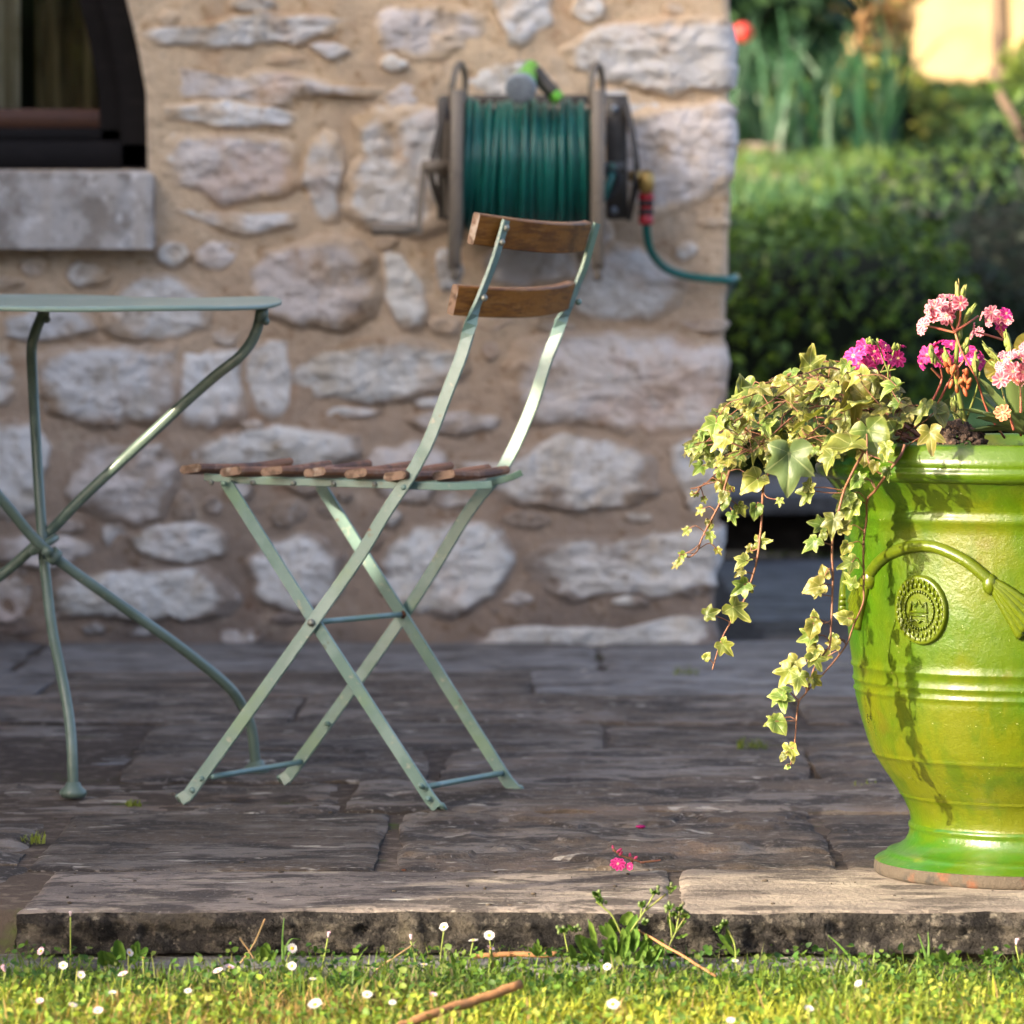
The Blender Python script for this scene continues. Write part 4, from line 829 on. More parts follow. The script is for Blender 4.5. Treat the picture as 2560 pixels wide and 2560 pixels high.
# the named large leaves of the photograph
for (x, y, d, s, tip, nr) in ((1973, 1132, 5.78, .052, (-.04, -.05, -1), (.05, -1, .05)), (2130, 1108, 5.77, .044, (-.9, -.3, -.25), (-.2, -.5, .9)), (2170, 1075, 5.80, .044, (.35, -.3, -.75), (-.2, -.8, .5)),
        (2190, 1000, 5.84, .040, (-.3, -.2, .3), (-.3, -.6, .6)), (2130, 980, 5.83, .040, (.2, -.1, -1), (.25, -.7, .5)), (1900, 985, 5.86, .042, (-.85, -.1, -.2), (-.3, -.8, .7)), (1975, 960, 5.85, .030, (0, -.2, -1), (-.2, -.9, .3)),
        (2175, 945, 5.83, .026, (.3, -.2, -.9), (-.6, -.6, .3)), (2212, 960, 5.83, .022, (.2, -.2, -.8), (-.7, -.5, .4)), (1860, 985, 5.9, .026, (-.2, 0, .9), (.6, -.6, -.1)), (2025, 915, 5.9, .028, (.1, 0, 1), (.3, -.9, .1)), (1770, 1090, 5.9, .026, (.1, .0, -1), (.5, -.7, .3)),
        (2040, 1040, 5.80, .036, (-.9, -.1, -.35), (-.3, .2, 1)), (2160, 1010, 5.79, .034, (-1, -.1, -.05), (-.2, -.05, 1)), (2080, 1140, 5.74, .022, (-.5, -.2, -.9), (-.5, -.6, .4)), (2325, 1080, 5.76, .030, (.1, -.1, -1), (-.15, -1, .1)), (2315, 1015, 5.80, .028, (-.4, -.2, -.8), (-.8, -.5, .3)), (2345, 1020, 5.81, .026, (.2, -.2, -.7), (.5, -.7, .4)), (2215, 1115, 5.73, .018, (0, -.2, -1), (-.3, -1, .2))):
    pos = P(x, y, d); inst('leaf', LEAF_BIG if s > .05 else LEAF[int(s*1000) % 9], leaf_mat(np.array(tip), np.array(nr), s, pos), ivy)
    if x > 2300: mk('petiole', *petiole(pos, pos+np.array([-.03, .1, -.03])), M['vine'], ivy)
VN = [
 ([(1824, 1175, 5.90), (1803, 1248, 5.89), (1785, 1287, 5.89), (1770, 1315, 5.89), (1754, 1347, 5.89), (1743, 1377, 5.89), (1723, 1393, 5.89), (1706, 1387, 5.89)], 17),
 ([(1930, 1165, 5.86), (1910, 1209, 5.85), (1907, 1248, 5.85), (1904, 1287, 5.85), (1900, 1339, 5.85), (1892, 1402, 5.85), (1877, 1458, 5.85), (1858, 1505, 5.85), (1833, 1545, 5.85), (1809, 1588, 5.85), (1793, 1632, 5.85), (1781, 1674, 5.85)], 0),
 ([(2160, 1128, 5.80), (2127, 1189, 5.79), (2109, 1230, 5.80), (2096, 1279, 5.80), (2083, 1339, 5.80), (2080, 1390, 5.80), (2082, 1427, 5.80), (2080, 1526, 5.80), (2076, 1604, 5.80), (2066, 1626, 5.80), (2038, 1666, 5.80), (2017, 1728, 5.80), (1998, 1753, 5.79), (1992, 1800, 5.79), (1989, 1843, 5.79), (1983, 1887, 5.79), (1975, 1915, 5.79)], 0),
 ([(2262, 1112, 5.76), (2251, 1140, 5.755), (2222, 1178, 5.76), (2189, 1225, 5.79), (2169, 1250, 5.83), (2166, 1301, 5.85), (2159, 1362, 5.86), (2159, 1453, 5.86), (2157, 1507, 5.85), (2135, 1562, 5.86), (2117, 1609, 5.86), (2092, 1645, 5.84), (2048, 1696, 5.82), (2020, 1726, 5.80)], 0),
 ([(1801, 1170, 5.92), (1775, 1200, 5.92), (1760, 1212, 5.92), (1740, 1220, 5.92), (1726, 1222, 5.92)], 8),
 ([(2167, 1085, 5.77), (2172, 1150, 5.75), (2195, 1180, 5.75), (2215, 1187, 5.75)], 0), ([(2135, 1112, 5.78), (2180, 1140, 5.76), (2235, 1158, 5.755)], 0),
]
# leaves on the trailers: attach pixel, leaf junction pixel, leaf tip direction in the picture (x right, y up), size, towards-viewer normal
TL = {1: [((1905, 1270), (1890, 1268), (-.1, -1), .020), ((1897, 1370), (1897, 1354), (1, .1), .022), ((1893, 1372), (1878, 1368), (-.7, -.8), .013), ((1890, 1405), (1866, 1402), (-.8, -.4), .022), ((1885, 1436), (1855, 1428), (-.6, -.5), .015), ((1872, 1470), (1862, 1462), (-.9, -.7), .024), ((1860, 1490), (1868, 1466), (.5, -.5), .014), ((1845, 1525), (1832, 1517), (.75, -.65), .034), ((1822, 1554), (1768, 1536), (.8, .3), .020), ((1803, 1600), (1806, 1610), (.5, -.6), .022), ((1783, 1660), (1764, 1646), (.5, .7), .012), ((1905, 1225), (1950, 1250), (-.1, -1), .012), ((1912, 1205), (1895, 1195), (-.9, -.7), .034)],
      2: [((2106, 1232), (2022, 1225), (-.4, -.9), .027), ((2022, 1225), (2022, 1222), (.05, 1), .018), ((2093, 1300), (2085, 1297), (-.2, -1), .030), ((2093, 1305), (2100, 1322), (.5, .5), .020), ((2083, 1362), (2036, 1352), (-.75, -.8), .026), ((2060, 1300), (2055, 1312), (-.9, .2), .022), ((2082, 1440), (2062, 1440), (-.2, .9), .017), ((2082, 1465), (2050, 1464), (-.9, -.3), .028), ((2081, 1492), (2048, 1481), (-.6, -.7), .014), ((2080, 1552), (2040, 1548), (-.2, .9), .016), ((2077, 1560), (2034, 1560), (-.2, -.9), .024), ((2070, 1612), (2030, 1588), (-.9, -.4), .024), ((2066, 1625), (2040, 1620), (-.5, -.9), .024), ((2042, 1660), (2035, 1640), (.4, -.8), .027), ((2042, 1660), (1990, 1655), (-.6, -.8), .030), ((2020, 1725), (1998, 1690), (-.2, -1), .028), ((2020, 1720), (1975, 1675), (-.5, -.9), .030), ((2020, 1730), (2032, 1695), (.6, -.5), .022), ((2000, 1752), (1952, 1735), (.2, -1), .032), ((1998, 1756), (1955, 1738), (-1, -.1), .022), ((1992, 1803), (1938, 1803), (.6, -.8), .026), ((1992, 1803), (1938, 1800), (-.8, -.4), .020), ((1985, 1862), (1975, 1868), (.2, -.8), .024), ((1984, 1885), (1960, 1888), (-.5, -.9), .011), ((1978, 1912), (1972, 1916), (-.8, -.3), .008), ((2083, 1340), (2060, 1335), (-.3, -.8), .014)],
      3: [((2190, 1224), (2145, 1200), (.5, .4), .018), ((2190, 1224), (2145, 1200), (-.6, -.7), .018), ((2168, 1252), (2120, 1240), (-.8, -1), .028), ((2168, 1262), (2130, 1260), (-.3, -1), .030), ((2163, 1330), (2120, 1325), (-.6, .2), .016), ((2160, 1370), (2118, 1362), (-.4, -.9), .018), ((2159, 1425), (2130, 1405), (-.9, -.4), .026), ((2158, 1468), (2130, 1462), (-.5, .9), .022), ((2148, 1550), (2120, 1545), (-.9, .2), .022), ((2115, 1612), (2092, 1612), (-.8, .1), .018), ((2108, 1610), (2085, 1590), (-.3, -.9), .014), ((2098, 1640), (2070, 1640), (-.9, -.2), .016)],
      4: [], 5: [((2215, 1185), (2218, 1175), (0, -1), .018), ((2195, 1178), (2188, 1160), (-.3, -1), .016)], 6: [((2200, 1148), (2212, 1125), (-.2, -1), .020)]}
for k, (pts_, nauto) in enumerate(VN):
    p = spl([P(*q) for q in pts_], 16*len(pts_)); p = p+np.stack([fbm(p, 40, 2, off=k)*.001]*3, 1)
    parts = [tube(p, np.linspace(.0017, .0009, len(p)) if k < 4 else np.full(len(p), .0010), 7)]
    todo = []
    for (a, b, tdir, s) in TL.get(k, []):
        i = np.argmin((np.abs((p[:, 0]/p[:, 1]*FPX+1280)-a[0])+np.abs(YH-(p[:, 2]-CAMZ)/p[:, 1]*FPX-a[1])))
        d = p[i, 1]-.012+ri.normal(0, .008); pos = P(b[0], b[1], d)
        if k == 3:                              # this trailer lies close to the pot: keep the leaves outside the glaze
            q = pos-pc; rad = np.hypot(q[0], q[1]); need = PR(q[2])+.012
            if rad < need: pos = pc+np.array([q[0]*need/rad, q[1]*need/rad, q[2]])
        todo.append((p[i], pos, np.array([tdir[0], ri.normal(-.1, .25), tdir[1]]), s))
    for j in range(nauto):
        i = int((j+.3)/nauto*len(p)*.97); o_ = np.array([ri.normal(0, .014), ri.uniform(-.02, .02), ri.normal(-.002, .006)]); todo.append((p[i], p[i]+o_, np.array([o_[0]*30-.2, ri.normal(0, .3), -.7]), ri.uniform(.010, .021)*(1-.45*j/nauto)))
    for (q, pos, tdir, s) in todo:
        nrm = unit(CAMV*1.0+SUNV*.45+ri.normal(0, .33, 3)); parts.append(petiole(q, pos, .0007))
        inst('leaf', LEAF[int(ri.integers(0, 9))], leaf_mat(tdir, nrm, s*.84, pos), ivy)
    mk('vine', *join(parts), M['vine'], ivy)

# ------------------------------------------------------------------ flowering plants in the pot
def blossom_mesh(seed, kind, npet=9):
    r_ = np.random.default_rng(seed); V = []; F = []; C = []
    if kind == 'magenta': ed, mi, st = np.array([.66, .06, .30]), np.array([.50, .012, .15]), np.array([.30, .003, .06])
    elif kind == 'pale': ed, mi, st = np.array([.74, .36, .38]), np.array([.56, .05, .14]), np.array([.36, .01, .04])
    else: ed, mi, st = np.array([.70, .34, .18]), np.array([.62, .12, .07]), np.array([.45, .03, .015])
    for k in range(npet):
        a = 2*math.pi*(k+r_.uniform(-.12, .12))/npet; L = r_.uniform(.88, 1.05); cup = r_.uniform(.18, .45); n0 = len(V)
        us = np.linspace(0, 1, 6); ws = (-1, -.5, 0, .5, 1)
        for u in us:
            wd = .27*(math.sin(math.pi*min(u*.80+.06, 1))**.8) if u < 1 else .12
            for w in ws:
                r = u*L*(1-.06*abs(w)*(u > .9)-(.05 if (u == 1 and w == 0) else 0)); x = w*wd
                z = cup*u*u*.7+.10*abs(w)*u-.25*u**4+.03*r_.normal()
                ca, sa = math.cos(a), math.sin(a); V.append((ca*r-sa*x, sa*r+ca*x, z))
                s = 1-abs(w) if abs(w) in (0, .5) else 0; c = mi*(1-abs(w))+ed*abs(w)
                if w == 0: c = st*.75+mi*.25
                if abs(w) == 1 or u > .95: c = ed
                if u < .15: c = np.array([.85, .75, .55])
                C.append(c)
        for i in range(5):
            for j in range(4): q = n0+i*5+j; F.append((q, q+5, q+6, q+1))
    for k in range(7):                          # stamens
        a = k*.9; n0 = len(V); b = np.array([.10*math.cos(a), .10*math.sin(a), .26]); 
        v, f = tube([np.array([0, 0, 0]), b*.6, b], [.012, .010, .022], 5); V += [tuple(q) for q in v]; F += [tuple(i+n0 for i in q) for q in f]; C += [np.array([.8, .62, .3])]*len(v)
    me = bpy.data.meshes.new('blossom'); me.from_pydata(V, [], F); me.materials.append(M['petal'])
    me.polygons.foreach_set('use_smooth', np.ones(len(me.polygons), bool))
    at = me.color_attributes.new('Col', 'FLOAT_COLOR', 'POINT'); c4 = np.ones((len(V), 4)); c4[:, :3] = np.array(C); at.data.foreach_set('color', c4.ravel())
    return me
BL = {k: [blossom_mesh(i*3+j, k, 8+i % 3) for i in range(4)] for j, k in enumerate(('magenta', 'pale', 'orange'))}
rf_ = np.random.default_rng(33)
def blossom(par, kind, x, y, r, d, face=None, i=0):
    pos = P(x, y, d); n = unit((np.array([-.35, -.8, .35]) if face is None else np.array(face, float))+rf_.normal(0, .28, 3)); t = unit(np.cross(n, [rf_.normal(), rf_.normal(), rf_.normal()]))
    m = np.eye(4); rad = r/FPX*d; m[:3, 0] = t*rad; m[:3, 1] = np.cross(n, t)*rad; m[:3, 2] = n*rad; m[:3, 3] = pos
    return inst('blossom', BL[kind][i % 4], m, par), pos, n
def stalks(par, segs, r=.0016, mt='pink_stem', nm='stem'):
    for s in segs: mk(nm, *tube(spl([P(*q) for q in s], 14), np.linspace(r, r*.75, 14), 7), M[mt], par)
def rosette(par, x, y, d, n, L, w, nm='leaf', mt='rosette', tilt=(.15, .9), az=None, seed=0):
    r_ = np.random.default_rng(seed); c = P(x, y, d)
    for k in range(n):
        a = 2*math.pi*k/n+r_.uniform(-.2, .2) if az is None else r_.uniform(*az); el = r_.uniform(*tilt); ln = L*r_.uniform(.7, 1.1); ww = w*r_.uniform(.8, 1.2)
        h = np.array([math.cos(a), math.sin(a), 0]); s = np.array([-math.sin(a), math.cos(a), 0]); V = []; F = []
        nn = 12; arch = r_.uniform(.1, .5)
        for i in range(nn):
            u = i/(nn-1); pos = c+h*ln*u*math.cos(el)+np.array([0, 0, 1])*ln*(u*math.sin(el)-arch*u*u*.6); b = ww*(.25+.75*math.sin(math.pi*min(.12+u*.85, 1))**.8)*(1 if u < .97 else .35)
            for q in (-1, -.5, 0, .5, 1): V.append(pos+s*b*q*.5+np.array([0, 0, abs(q)*b*.22+.0006*math.sin(u*22+q*3)]))
        for i in range(nn-1):
            for j in range(4): F.append((i*5+j, i*5+j+1, i*5+j+6, i*5+j+5))
        mk(nm, V, F, M[mt], par)
def buds(par, pts, d, r, mt='bud', nm='bud', axis=(-.1, -.1, .8)):
    for x, y in pts:
        z = unit(np.array(axis)+rf_.normal(0, .4, 3)); t = unit(np.cross(z, [.3, .8, .2])); A = np.stack([t, np.cross(z, t), z]); mk(nm, *ball(P(x, y, d+rf_.normal(0, .01)), (r*.5, r*.5, r*1.1), 8, 7, A), M[mt], par)
fa = empty('flowering_plant', P(2235, 1085, 5.95), 'magenta flowered plant just right of the ivy on the pot, lowest flower head', 'flowering plant', 'pink flowering plants in the green pot')
for i, (x, y, r, f) in enumerate(((2134, 890, 28, (-.5, -.7, .3)), (2166, 919, 29, (.05, -1, .1)), (2160, 868, 24, None), (2184, 880, 24, (.3, -.5, .7)), (2146, 908, 22, None), (2196, 895, 22, None), (2212, 866, 22, (.3, -.3, .9)), (2243, 896, 27, (.6, -.7, .2)), (2250, 866, 16, (.5, 0, 1)), (2225, 900, 20, (.5, -.4, .4)), (2126, 882, 18, (-.9, -.2, .3)), (2180, 902, 22, (.2, -.8, .4)), (2150, 880, 20, None), (2200, 872, 18, None))): blossom(fa, 'magenta', x, y, r, 5.90+.02*(i % 3), f, i)
stalks(fa, [[(2240, 1085, 5.95), (2225, 980, 5.94), (2195, 925, 5.93), (2180, 890, 5.93)], [(2222, 970, 5.94), (2170, 930, 5.92)], [(2212, 945, 5.94), (2235, 910, 5.93), (2245, 890, 5.93)]])
stalks(fa, [[(2225, 1050, 5.93), (2220, 940, 5.91), (2218, 925, 5.91), (2200, 875, 5.91), (2190, 855, 5.91)], [(2219, 928, 5.91), (2232, 885, 5.91), (2238, 868, 5.91)], [(2200, 930, 5.91), (2240, 923, 5.91)]], .0013, 'green_stem')
buds(fa, [(2180+rf_.normal(0, 9), 853+rf_.normal(0, 3)) for _ in range(10)]+[(2238+rf_.normal(0, 7), 868+rf_.normal(0, 4)) for _ in range(8)]+[(2228, 1045), (2220, 1055), (2236, 1050), (2225, 1030)], 5.91, .004, 'green_stem', 'green_bud')
rosette(fa, 2250, 1100, 5.98, 9, .075, .020, tilt=(.5, 1.2), seed=2)
fb = empty('flowering_plant', P(2400, 1085, 5.98), 'tall pink flowered plant with the highest flower head in the pot', 'flowering plant', 'pink flowering plants in the green pot')
for i, (x, y, r, f) in enumerate(((2332, 772, 24, (-.6, -.6, .5)), (2350, 765, 27, (-.3, -.7, .5)), (2366, 790, 26, (-.1, -1, .0)), (2401, 758, 23, (.25, -.9, .3)), (2378, 745, 18, (0, -.4, .9)), (2362, 742, 18, (-.2, -.3, 1)), (2322, 780, 22, (-.9, -.4, .3)), (2308, 812, 22, (-.9, -.5, .1)), (2304, 825, 16, (-.9, -.5, -.4)), (2340, 790, 22, (-.5, -.8, .1)), (2318, 800, 18, (-.8, -.5, .1)), (2384, 770, 18, None), (2336, 757, 18, (-.5, -.2, .8)), (2372, 768, 18, None), (2390, 745, 14, (.2, 0, 1)))): blossom(fb, 'pale', x, y, r, 5.88+.018*(i % 3), f, i)
for i, (x, y, r, f) in enumerate(((2318, 888, 26, (-.8, -.5, .1)), (2340, 860, 24, (-.4, -.2, .9)), (2304, 908, 20, (-.9, -.4, -.2)), (2378, 862, 24, (.1, -.3, 1)), (2400, 890, 27, None), (2420, 878, 25, (.4, -.6, .5)), (2448, 905, 25, (.8, -.5, .0)), (2355, 890, 24, None), (2376, 905, 24, None), (2430, 900, 22, None), (2332, 875, 20, None), (2455, 890, 18, (.9, -.2, .3)), (2345, 905, 18, None))): blossom(fb, 'magenta', x, y, r, 5.96+.02*(i % 3), f, i+1)
stalks(fb, [[(2512, 1095, 5.95), (2470, 1030, 5.93), (2440, 945, 5.91), (2405, 880, 5.90), (2388, 832, 5.90)], [(2388, 832, 5.90), (2340, 820, 5.90), (2315, 815, 5.89)], [(2388, 832, 5.90), (2372, 800, 5.90)], [(2388, 832, 5.90), (2400, 800, 5.9), (2402, 765, 5.89)], [(2388, 828, 5.9), (2420, 808, 5.9), (2445, 790, 5.92)], [(2325, 1010, 5.98), (2340, 985, 5.98), (2355, 945, 5.98), (2345, 900, 5.97)], [(2352, 945, 5.98), (2328, 920, 5.97)], [(2345, 1010, 5.99), (2375, 950, 5.98), (2410, 900, 5.97)]])
buds(fb, [(2372+rf_.normal(0, 10), 915+rf_.normal(0, 10)) for _ in range(9)]+[(2410+rf_.normal(0, 12), 955+rf_.normal(0, 12)) for _ in range(12)]+[(2378, 960), (2392, 972), (2413, 980)], 5.90, .0058)
rosette(fb, 2330, 1085, 6.0, 8, .085, .024, tilt=(.4, 1.2), seed=5)
fc_ = empty('flowering_plant', P(2555, 1090, 5.96), 'pink flowered plant with a broad leaf rosette at the right of the pot', 'flowering plant', 'pink flowering plants in the green pot')
for i, (x, y, r, f) in enumerate(((2478, 782, 22, (-.3, -.5, .7)), (2500, 795, 24, None), (2472, 800, 20, (-.6, -.8, .1)), (2515, 785, 22, (.4, -.5, .5)), (2502, 812, 20, (.3, -.8, .1)), (2455, 790, 14, (-.8, -.2, .4)), (2436, 822, 17, (-.5, -.6, .5)), (2430, 838, 14, (-.8, -.5, .0)), (2448, 830, 14, None), (2520, 800, 16, None))): blossom(fc_, 'pale' if i > 5 else ('magenta' if i in (3, 4) else 'pale'), x, y, r, 5.93+.02*(i % 3), f, i)
for i, (x, y, r, f) in enumerate(((2525, 895, 27, (-.4, -.7, .4)), (2548, 888, 24, (-.1, -.5, .8)), (2532, 928, 27, (-.1, -1, .1)), (2502, 948, 25, (-.4, -.9, .1)), (2558, 930, 25, None), (2574, 900, 24, None), (2590, 935, 24, None), (2510, 890, 18, None), (2545, 950, 20, (0, -.8, -.4)), (2500, 918, 16, None), (2565, 870, 20, None))): blossom(fc_, 'pale', x, y, r, 5.84+.018*(i % 3), f, i)
blossom(fc_, 'orange', 2507, 1032, 24, 5.78, (-.1, -1, .1), 1)
stalks(fc_, [[(2550, 1085, 5.96), (2535, 960, 5.95), (2520, 880, 5.95), (2500, 815, 5.95)], [(2508, 850, 5.95), (2470, 838, 5.94), (2440, 830, 5.94)], [(2510, 845, 5.95), (2490, 820, 5.95)], [(2552, 1090, 5.87), (2552, 1000, 5.86), (2550, 940, 5.86)], [(2550, 962, 5.86), (2520, 940, 5.86)], [(2550, 962, 5.86), (2580, 940, 5.86)], [(2535, 1075, 5.80), (2520, 1030, 5.79), (2508, 1030, 5.79)]])
rosette(fc_, 2562, 1088, 5.86, 17, .105, .022, tilt=(.22, .6), seed=7); rosette(fc_, 2545, 1080, 5.93, 12, .095, .020, tilt=(.6, 1.25), seed=8)
sp = empty('green_spike_plant', P(2415, 1070, 5.95), 'upright green plant with scaly bud spikes between the pink flowers', 'plant')
stalks(sp, [[(2418, 1075, 5.95), (2400, 1000, 5.94), (2390, 930, 5.93), (2394, 850, 5.92), (2398, 760, 5.92), (2396, 725, 5.92)]], .0034, 'green_stem'); 
stalks(sp, [[(2394, 850, 5.92), (2415, 800, 5.91), (2432, 770, 5.91)], [(2395, 800, 5.92), (2405, 735, 5.92)], [(2392, 940, 5.93), (2350, 905, 5.91), (2330, 875, 5.91)], [(2440, 940, 5.90), (2438, 900, 5.90)], [(2525, 950, 5.9), (2490, 890, 5.9), (2465, 870, 5.9)], [(2415, 1050, 5.95), (2440, 980, 5.93), (2450, 930, 5.92)], [(2530, 930, 5.9), (2525, 860, 5.9), (2515, 830, 5.9)], [(2400, 1055, 5.95), (2385, 1005, 5.94)]], .0016, 'green_stem')
def spike(x0, y0, x1, y1, d, n):
    parts = []
    a, b = P(x0, y0, d), P(x1, y1, d); z = unit(b-a)
    for i in range(n):
        t = i/(n-1); w = math.sin(math.pi*(.12+.8*t))*.0042; q = a+(b-a)*t+rf_.normal(0, .0012, 3); tt = unit(np.cross(z+rf_.normal(0, .3, 3), [.2, .9, .1])); A = np.stack([tt, np.cross(z, tt), z]); parts.append(ball(q, (w*.8, w*.8, .0062), 7, 6, A))
    mk('bud_spike', *join(parts), M['green_stem'], sp)
for s in ((2396, 752, 2394, 712), (2404, 748, 2411, 722), (2412, 802, 2434, 768), (2396, 850, 2402, 815), (2335, 905, 2328, 868), (2368, 905, 2362, 878), (2438, 925, 2440, 885), (2496, 905, 2462, 862), (2522, 880, 2516, 835), (2385, 1030, 2382, 1000), (2528, 940, 2474, 905), (2400, 1060, 2392, 1010), (2408, 880, 2420, 850)): spike(*s, 5.905, 12)
pn = empty('yellow_flower', P(2520, 1080, 6.0), 'pale yellow flower behind the pink heads at the right of the pot', 'flower')
def ruffle(par, x, y, d, r, n=5):
    c = P(x, y, d)
    for k in range(n):
        a = 2*math.pi*k/n; V = []; F = []
        for i in range(6):
            u = i/5
            for j in range(9):
                w = (j-4)/4; rr_ = r*u; aa = a+w*.75*(1-.2*u); V.append(c+np.array([rr_*math.cos(aa), -.2*r*u+.12*r*math.sin(w*7+k)*u, rr_*math.sin(aa)]))
        for i in range(5):
            for j in range(8): F.append((i*9+j, i*9+j+1, i*9+j+10, i*9+j+9))
        mk('petal', V, F, M['yellow'], par)
ruffle(pn, 2572, 868, 5.98, .019); ruffle(pn, 2492, 925, 6.0, .016)
stalks(pn, [[(2520, 1080, 6.0), (2560, 960, 6.0), (2572, 868, 5.985)], [(2525, 1050, 6.0), (2492, 925, 6.005)]], .0015, 'green_stem')
ws = empty('grass_wisp', P(2345, 1060, 5.8), 'thin curved grass wisps on the soil beside the soil heap in the pot', 'grass wisp')
stalks(ws, [[(2345, 1035, 5.8), (2380, 1030, 5.82), (2405, 1050, 5.84), (2408, 1062, 5.84)], [(2392, 1060, 5.86), (2382, 1030, 5.86), (2378, 1005, 5.86)]], .0009, 'green_stem', 'blade')
# heap of soil beside the rosette
hb = []
for _ in range(260):
    a, r_ = rf_.uniform(0, 6.28), rf_.random()**.6; q = P(2392, 1106, 5.85)+np.array([r_*.034*math.cos(a), r_*.03*math.sin(a), (1-r_**1.6)*.022+rf_.uniform(-.004, .003)]); w = rf_.uniform(.0018, .0055); v, f = ball(q, (w*rf_.uniform(.7, 1.5), w, w*rf_.uniform(.6, 1.1)), 6, 5); hb.append((v+(fbm(v, 400, 2)*w*.4)[:, None], f))
tag(mk('soil_heap', *join(hb), M['potsoil'], smooth=False), 'small crumbly heap of soil at the front rim of the pot', 'soil', kind='stuff')

# ------------------------------------------------------------------ grass at the foot of the terrace
rg = np.random.default_rng(5)
def shade_belt(x, y):                                # shade by the stone edge put into grass colour, sunnier yellow in front
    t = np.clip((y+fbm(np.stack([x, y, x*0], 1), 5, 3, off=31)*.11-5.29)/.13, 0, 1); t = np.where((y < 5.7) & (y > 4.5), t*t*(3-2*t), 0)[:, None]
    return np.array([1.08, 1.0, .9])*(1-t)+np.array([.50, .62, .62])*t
def blades(n, x0, x1, y0, y1, h0, h1, w0, w1, pal, zf, name, dens=None, flat=0.0, segs=3):
    x = rg.uniform(x0, x1, n); y = rg.uniform(y0, y1, n)
    q = np.stack([x, y, x*0], 1); keep = fbm(q, 7, 3, off=3) > (-.55 if dens is None else dens); x, y = x[keep], y[keep]; n = len(x); q = q[keep]
    hgt = rg.uniform(h0, h1, n)*(1+.45*fbm(q, 5, 3)); az = rg.uniform(0, 2*math.pi, n); lean = rg.uniform(.1, 1.1, n); w = rg.uniform(w0, w1, n)
    dx, dy = np.cos(az), np.sin(az); sx_, sy_ = -dy, dx; V = np.zeros((n, segs*2+1, 3)); C = np.zeros((n, segs*2+1, 3))
    ci = np.clip((fbm(q, 4, 3, off=8)*1.6+.5+rg.normal(0, .3, n))*(len(pal)-1), 0, len(pal)-1.001); ii = ci.astype(int); fr = (ci-ii)[:, None]; pal = np.array(pal); col = pal[ii]*(1-fr)+pal[ii+1]*fr; col = col*rg.uniform(.75, 1.25, (n, 1))*shade_belt(x, y)
    z0 = zf(x, y)
    for s in range(segs+1):
        u = s/segs; px = x+dx*hgt*lean*u*u; py = y+dy*hgt*lean*u*u; pz = z0+hgt*u*(1-.35*lean*u)
        if s < segs:
            ww = w*(1-.55*u*u)/2; V[:, 2*s] = np.stack([px-sx_*ww, py-sy_*ww, pz], 1); V[:, 2*s+1] = np.stack([px+sx_*ww, py+sy_*ww, pz], 1)
        else: V[:, 2*s] = np.stack([px, py, pz], 1)
        C[:, 2*s] = col
        if s < segs: C[:, 2*s+1] = col
    b = (np.arange(n)*(segs*2+1))[:, None]; T = []
    for s in range(segs):
        o = 2*s
        if s < segs-1: T += [b+np.array([[o, o+1, o+3]]), b+np.array([[o, o+3, o+2]])]
        else: T += [b+np.array([[o, o+1, o+2]])]
    return V.reshape(-1, 3), np.concatenate(T), C.reshape(-1, 3)
zg = lambda x, y: ZG-.010+0*x
GP = [(.30, .22, .09), (.20, .24, .045), (.14, .23, .03), (.24, .32, .035), (.34, .38, .05)]
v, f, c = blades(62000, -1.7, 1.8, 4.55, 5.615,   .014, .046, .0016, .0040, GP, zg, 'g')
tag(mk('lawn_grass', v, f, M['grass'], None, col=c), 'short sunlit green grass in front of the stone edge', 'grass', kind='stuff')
def leaflets(n, x0, x1, y0, y1, z0, z1, r0, r1, pal):          # small rounded clover-like leaflets
    x = rg.uniform(x0, x1, n); y = rg.uniform(y0, y1, n); q = np.stack([x, y, x*0], 1); k = fbm(q, 6, 3, off=1) > -.38; x, y, q = x[k], y[k], q[k]; n = len(x)
    r = rg.uniform(r0, r1, n); c0 = np.stack([x, y, ZG+rg.uniform(z0, z1, n)], 1); nr = rg.normal(0, .5, (n, 3))+[0, -.25, .8]; nr /= np.linalg.norm(nr, axis=1)[:, None]
    t = np.cross(nr, rg.normal(0, 1, (n, 3))); t /= np.linalg.norm(t, axis=1)[:, None]; b = np.cross(nr, t); V = np.zeros((n, 7, 3)); V[:, 0] = c0
    for i, (a, m) in enumerate(((0, 1.1), (60, .85), (120, .8), (180, .5), (240, .8), (300, .85))): V[:, 1+i] = c0+t*(r*m*math.cos(R(a)))[:, None]+b*(r*.75*m*math.sin(R(a)))[:, None]+nr*(r*.18)[:, None]
    pal = np.array(pal); col = pal[rg.integers(0, len(pal), n)]*rg.uniform(.7, 1.3, (n, 1))*shade_belt(x, y); C = np.repeat(col[:, None], 7, 1)
    o = (np.arange(n)*7)[:, None]; F = np.concatenate([o+np.array([[0, 1+i, 1+(i+1) % 6]]) for i in range(6)]); return V.reshape(-1, 3), F, C.reshape(-1, 3)
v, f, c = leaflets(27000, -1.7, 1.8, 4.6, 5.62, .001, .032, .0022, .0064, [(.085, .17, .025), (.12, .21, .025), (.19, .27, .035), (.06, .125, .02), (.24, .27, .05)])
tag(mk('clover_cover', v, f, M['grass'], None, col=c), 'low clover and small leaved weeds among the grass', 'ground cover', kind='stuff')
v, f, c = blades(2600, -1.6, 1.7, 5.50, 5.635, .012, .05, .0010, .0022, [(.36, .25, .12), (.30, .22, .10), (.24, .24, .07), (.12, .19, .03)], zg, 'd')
tag(mk('dry_grass', v, f, M['grass'], None, col=c), 'thin dry straw and grass along the foot of the stone edge', 'dry grass', kind='stuff')

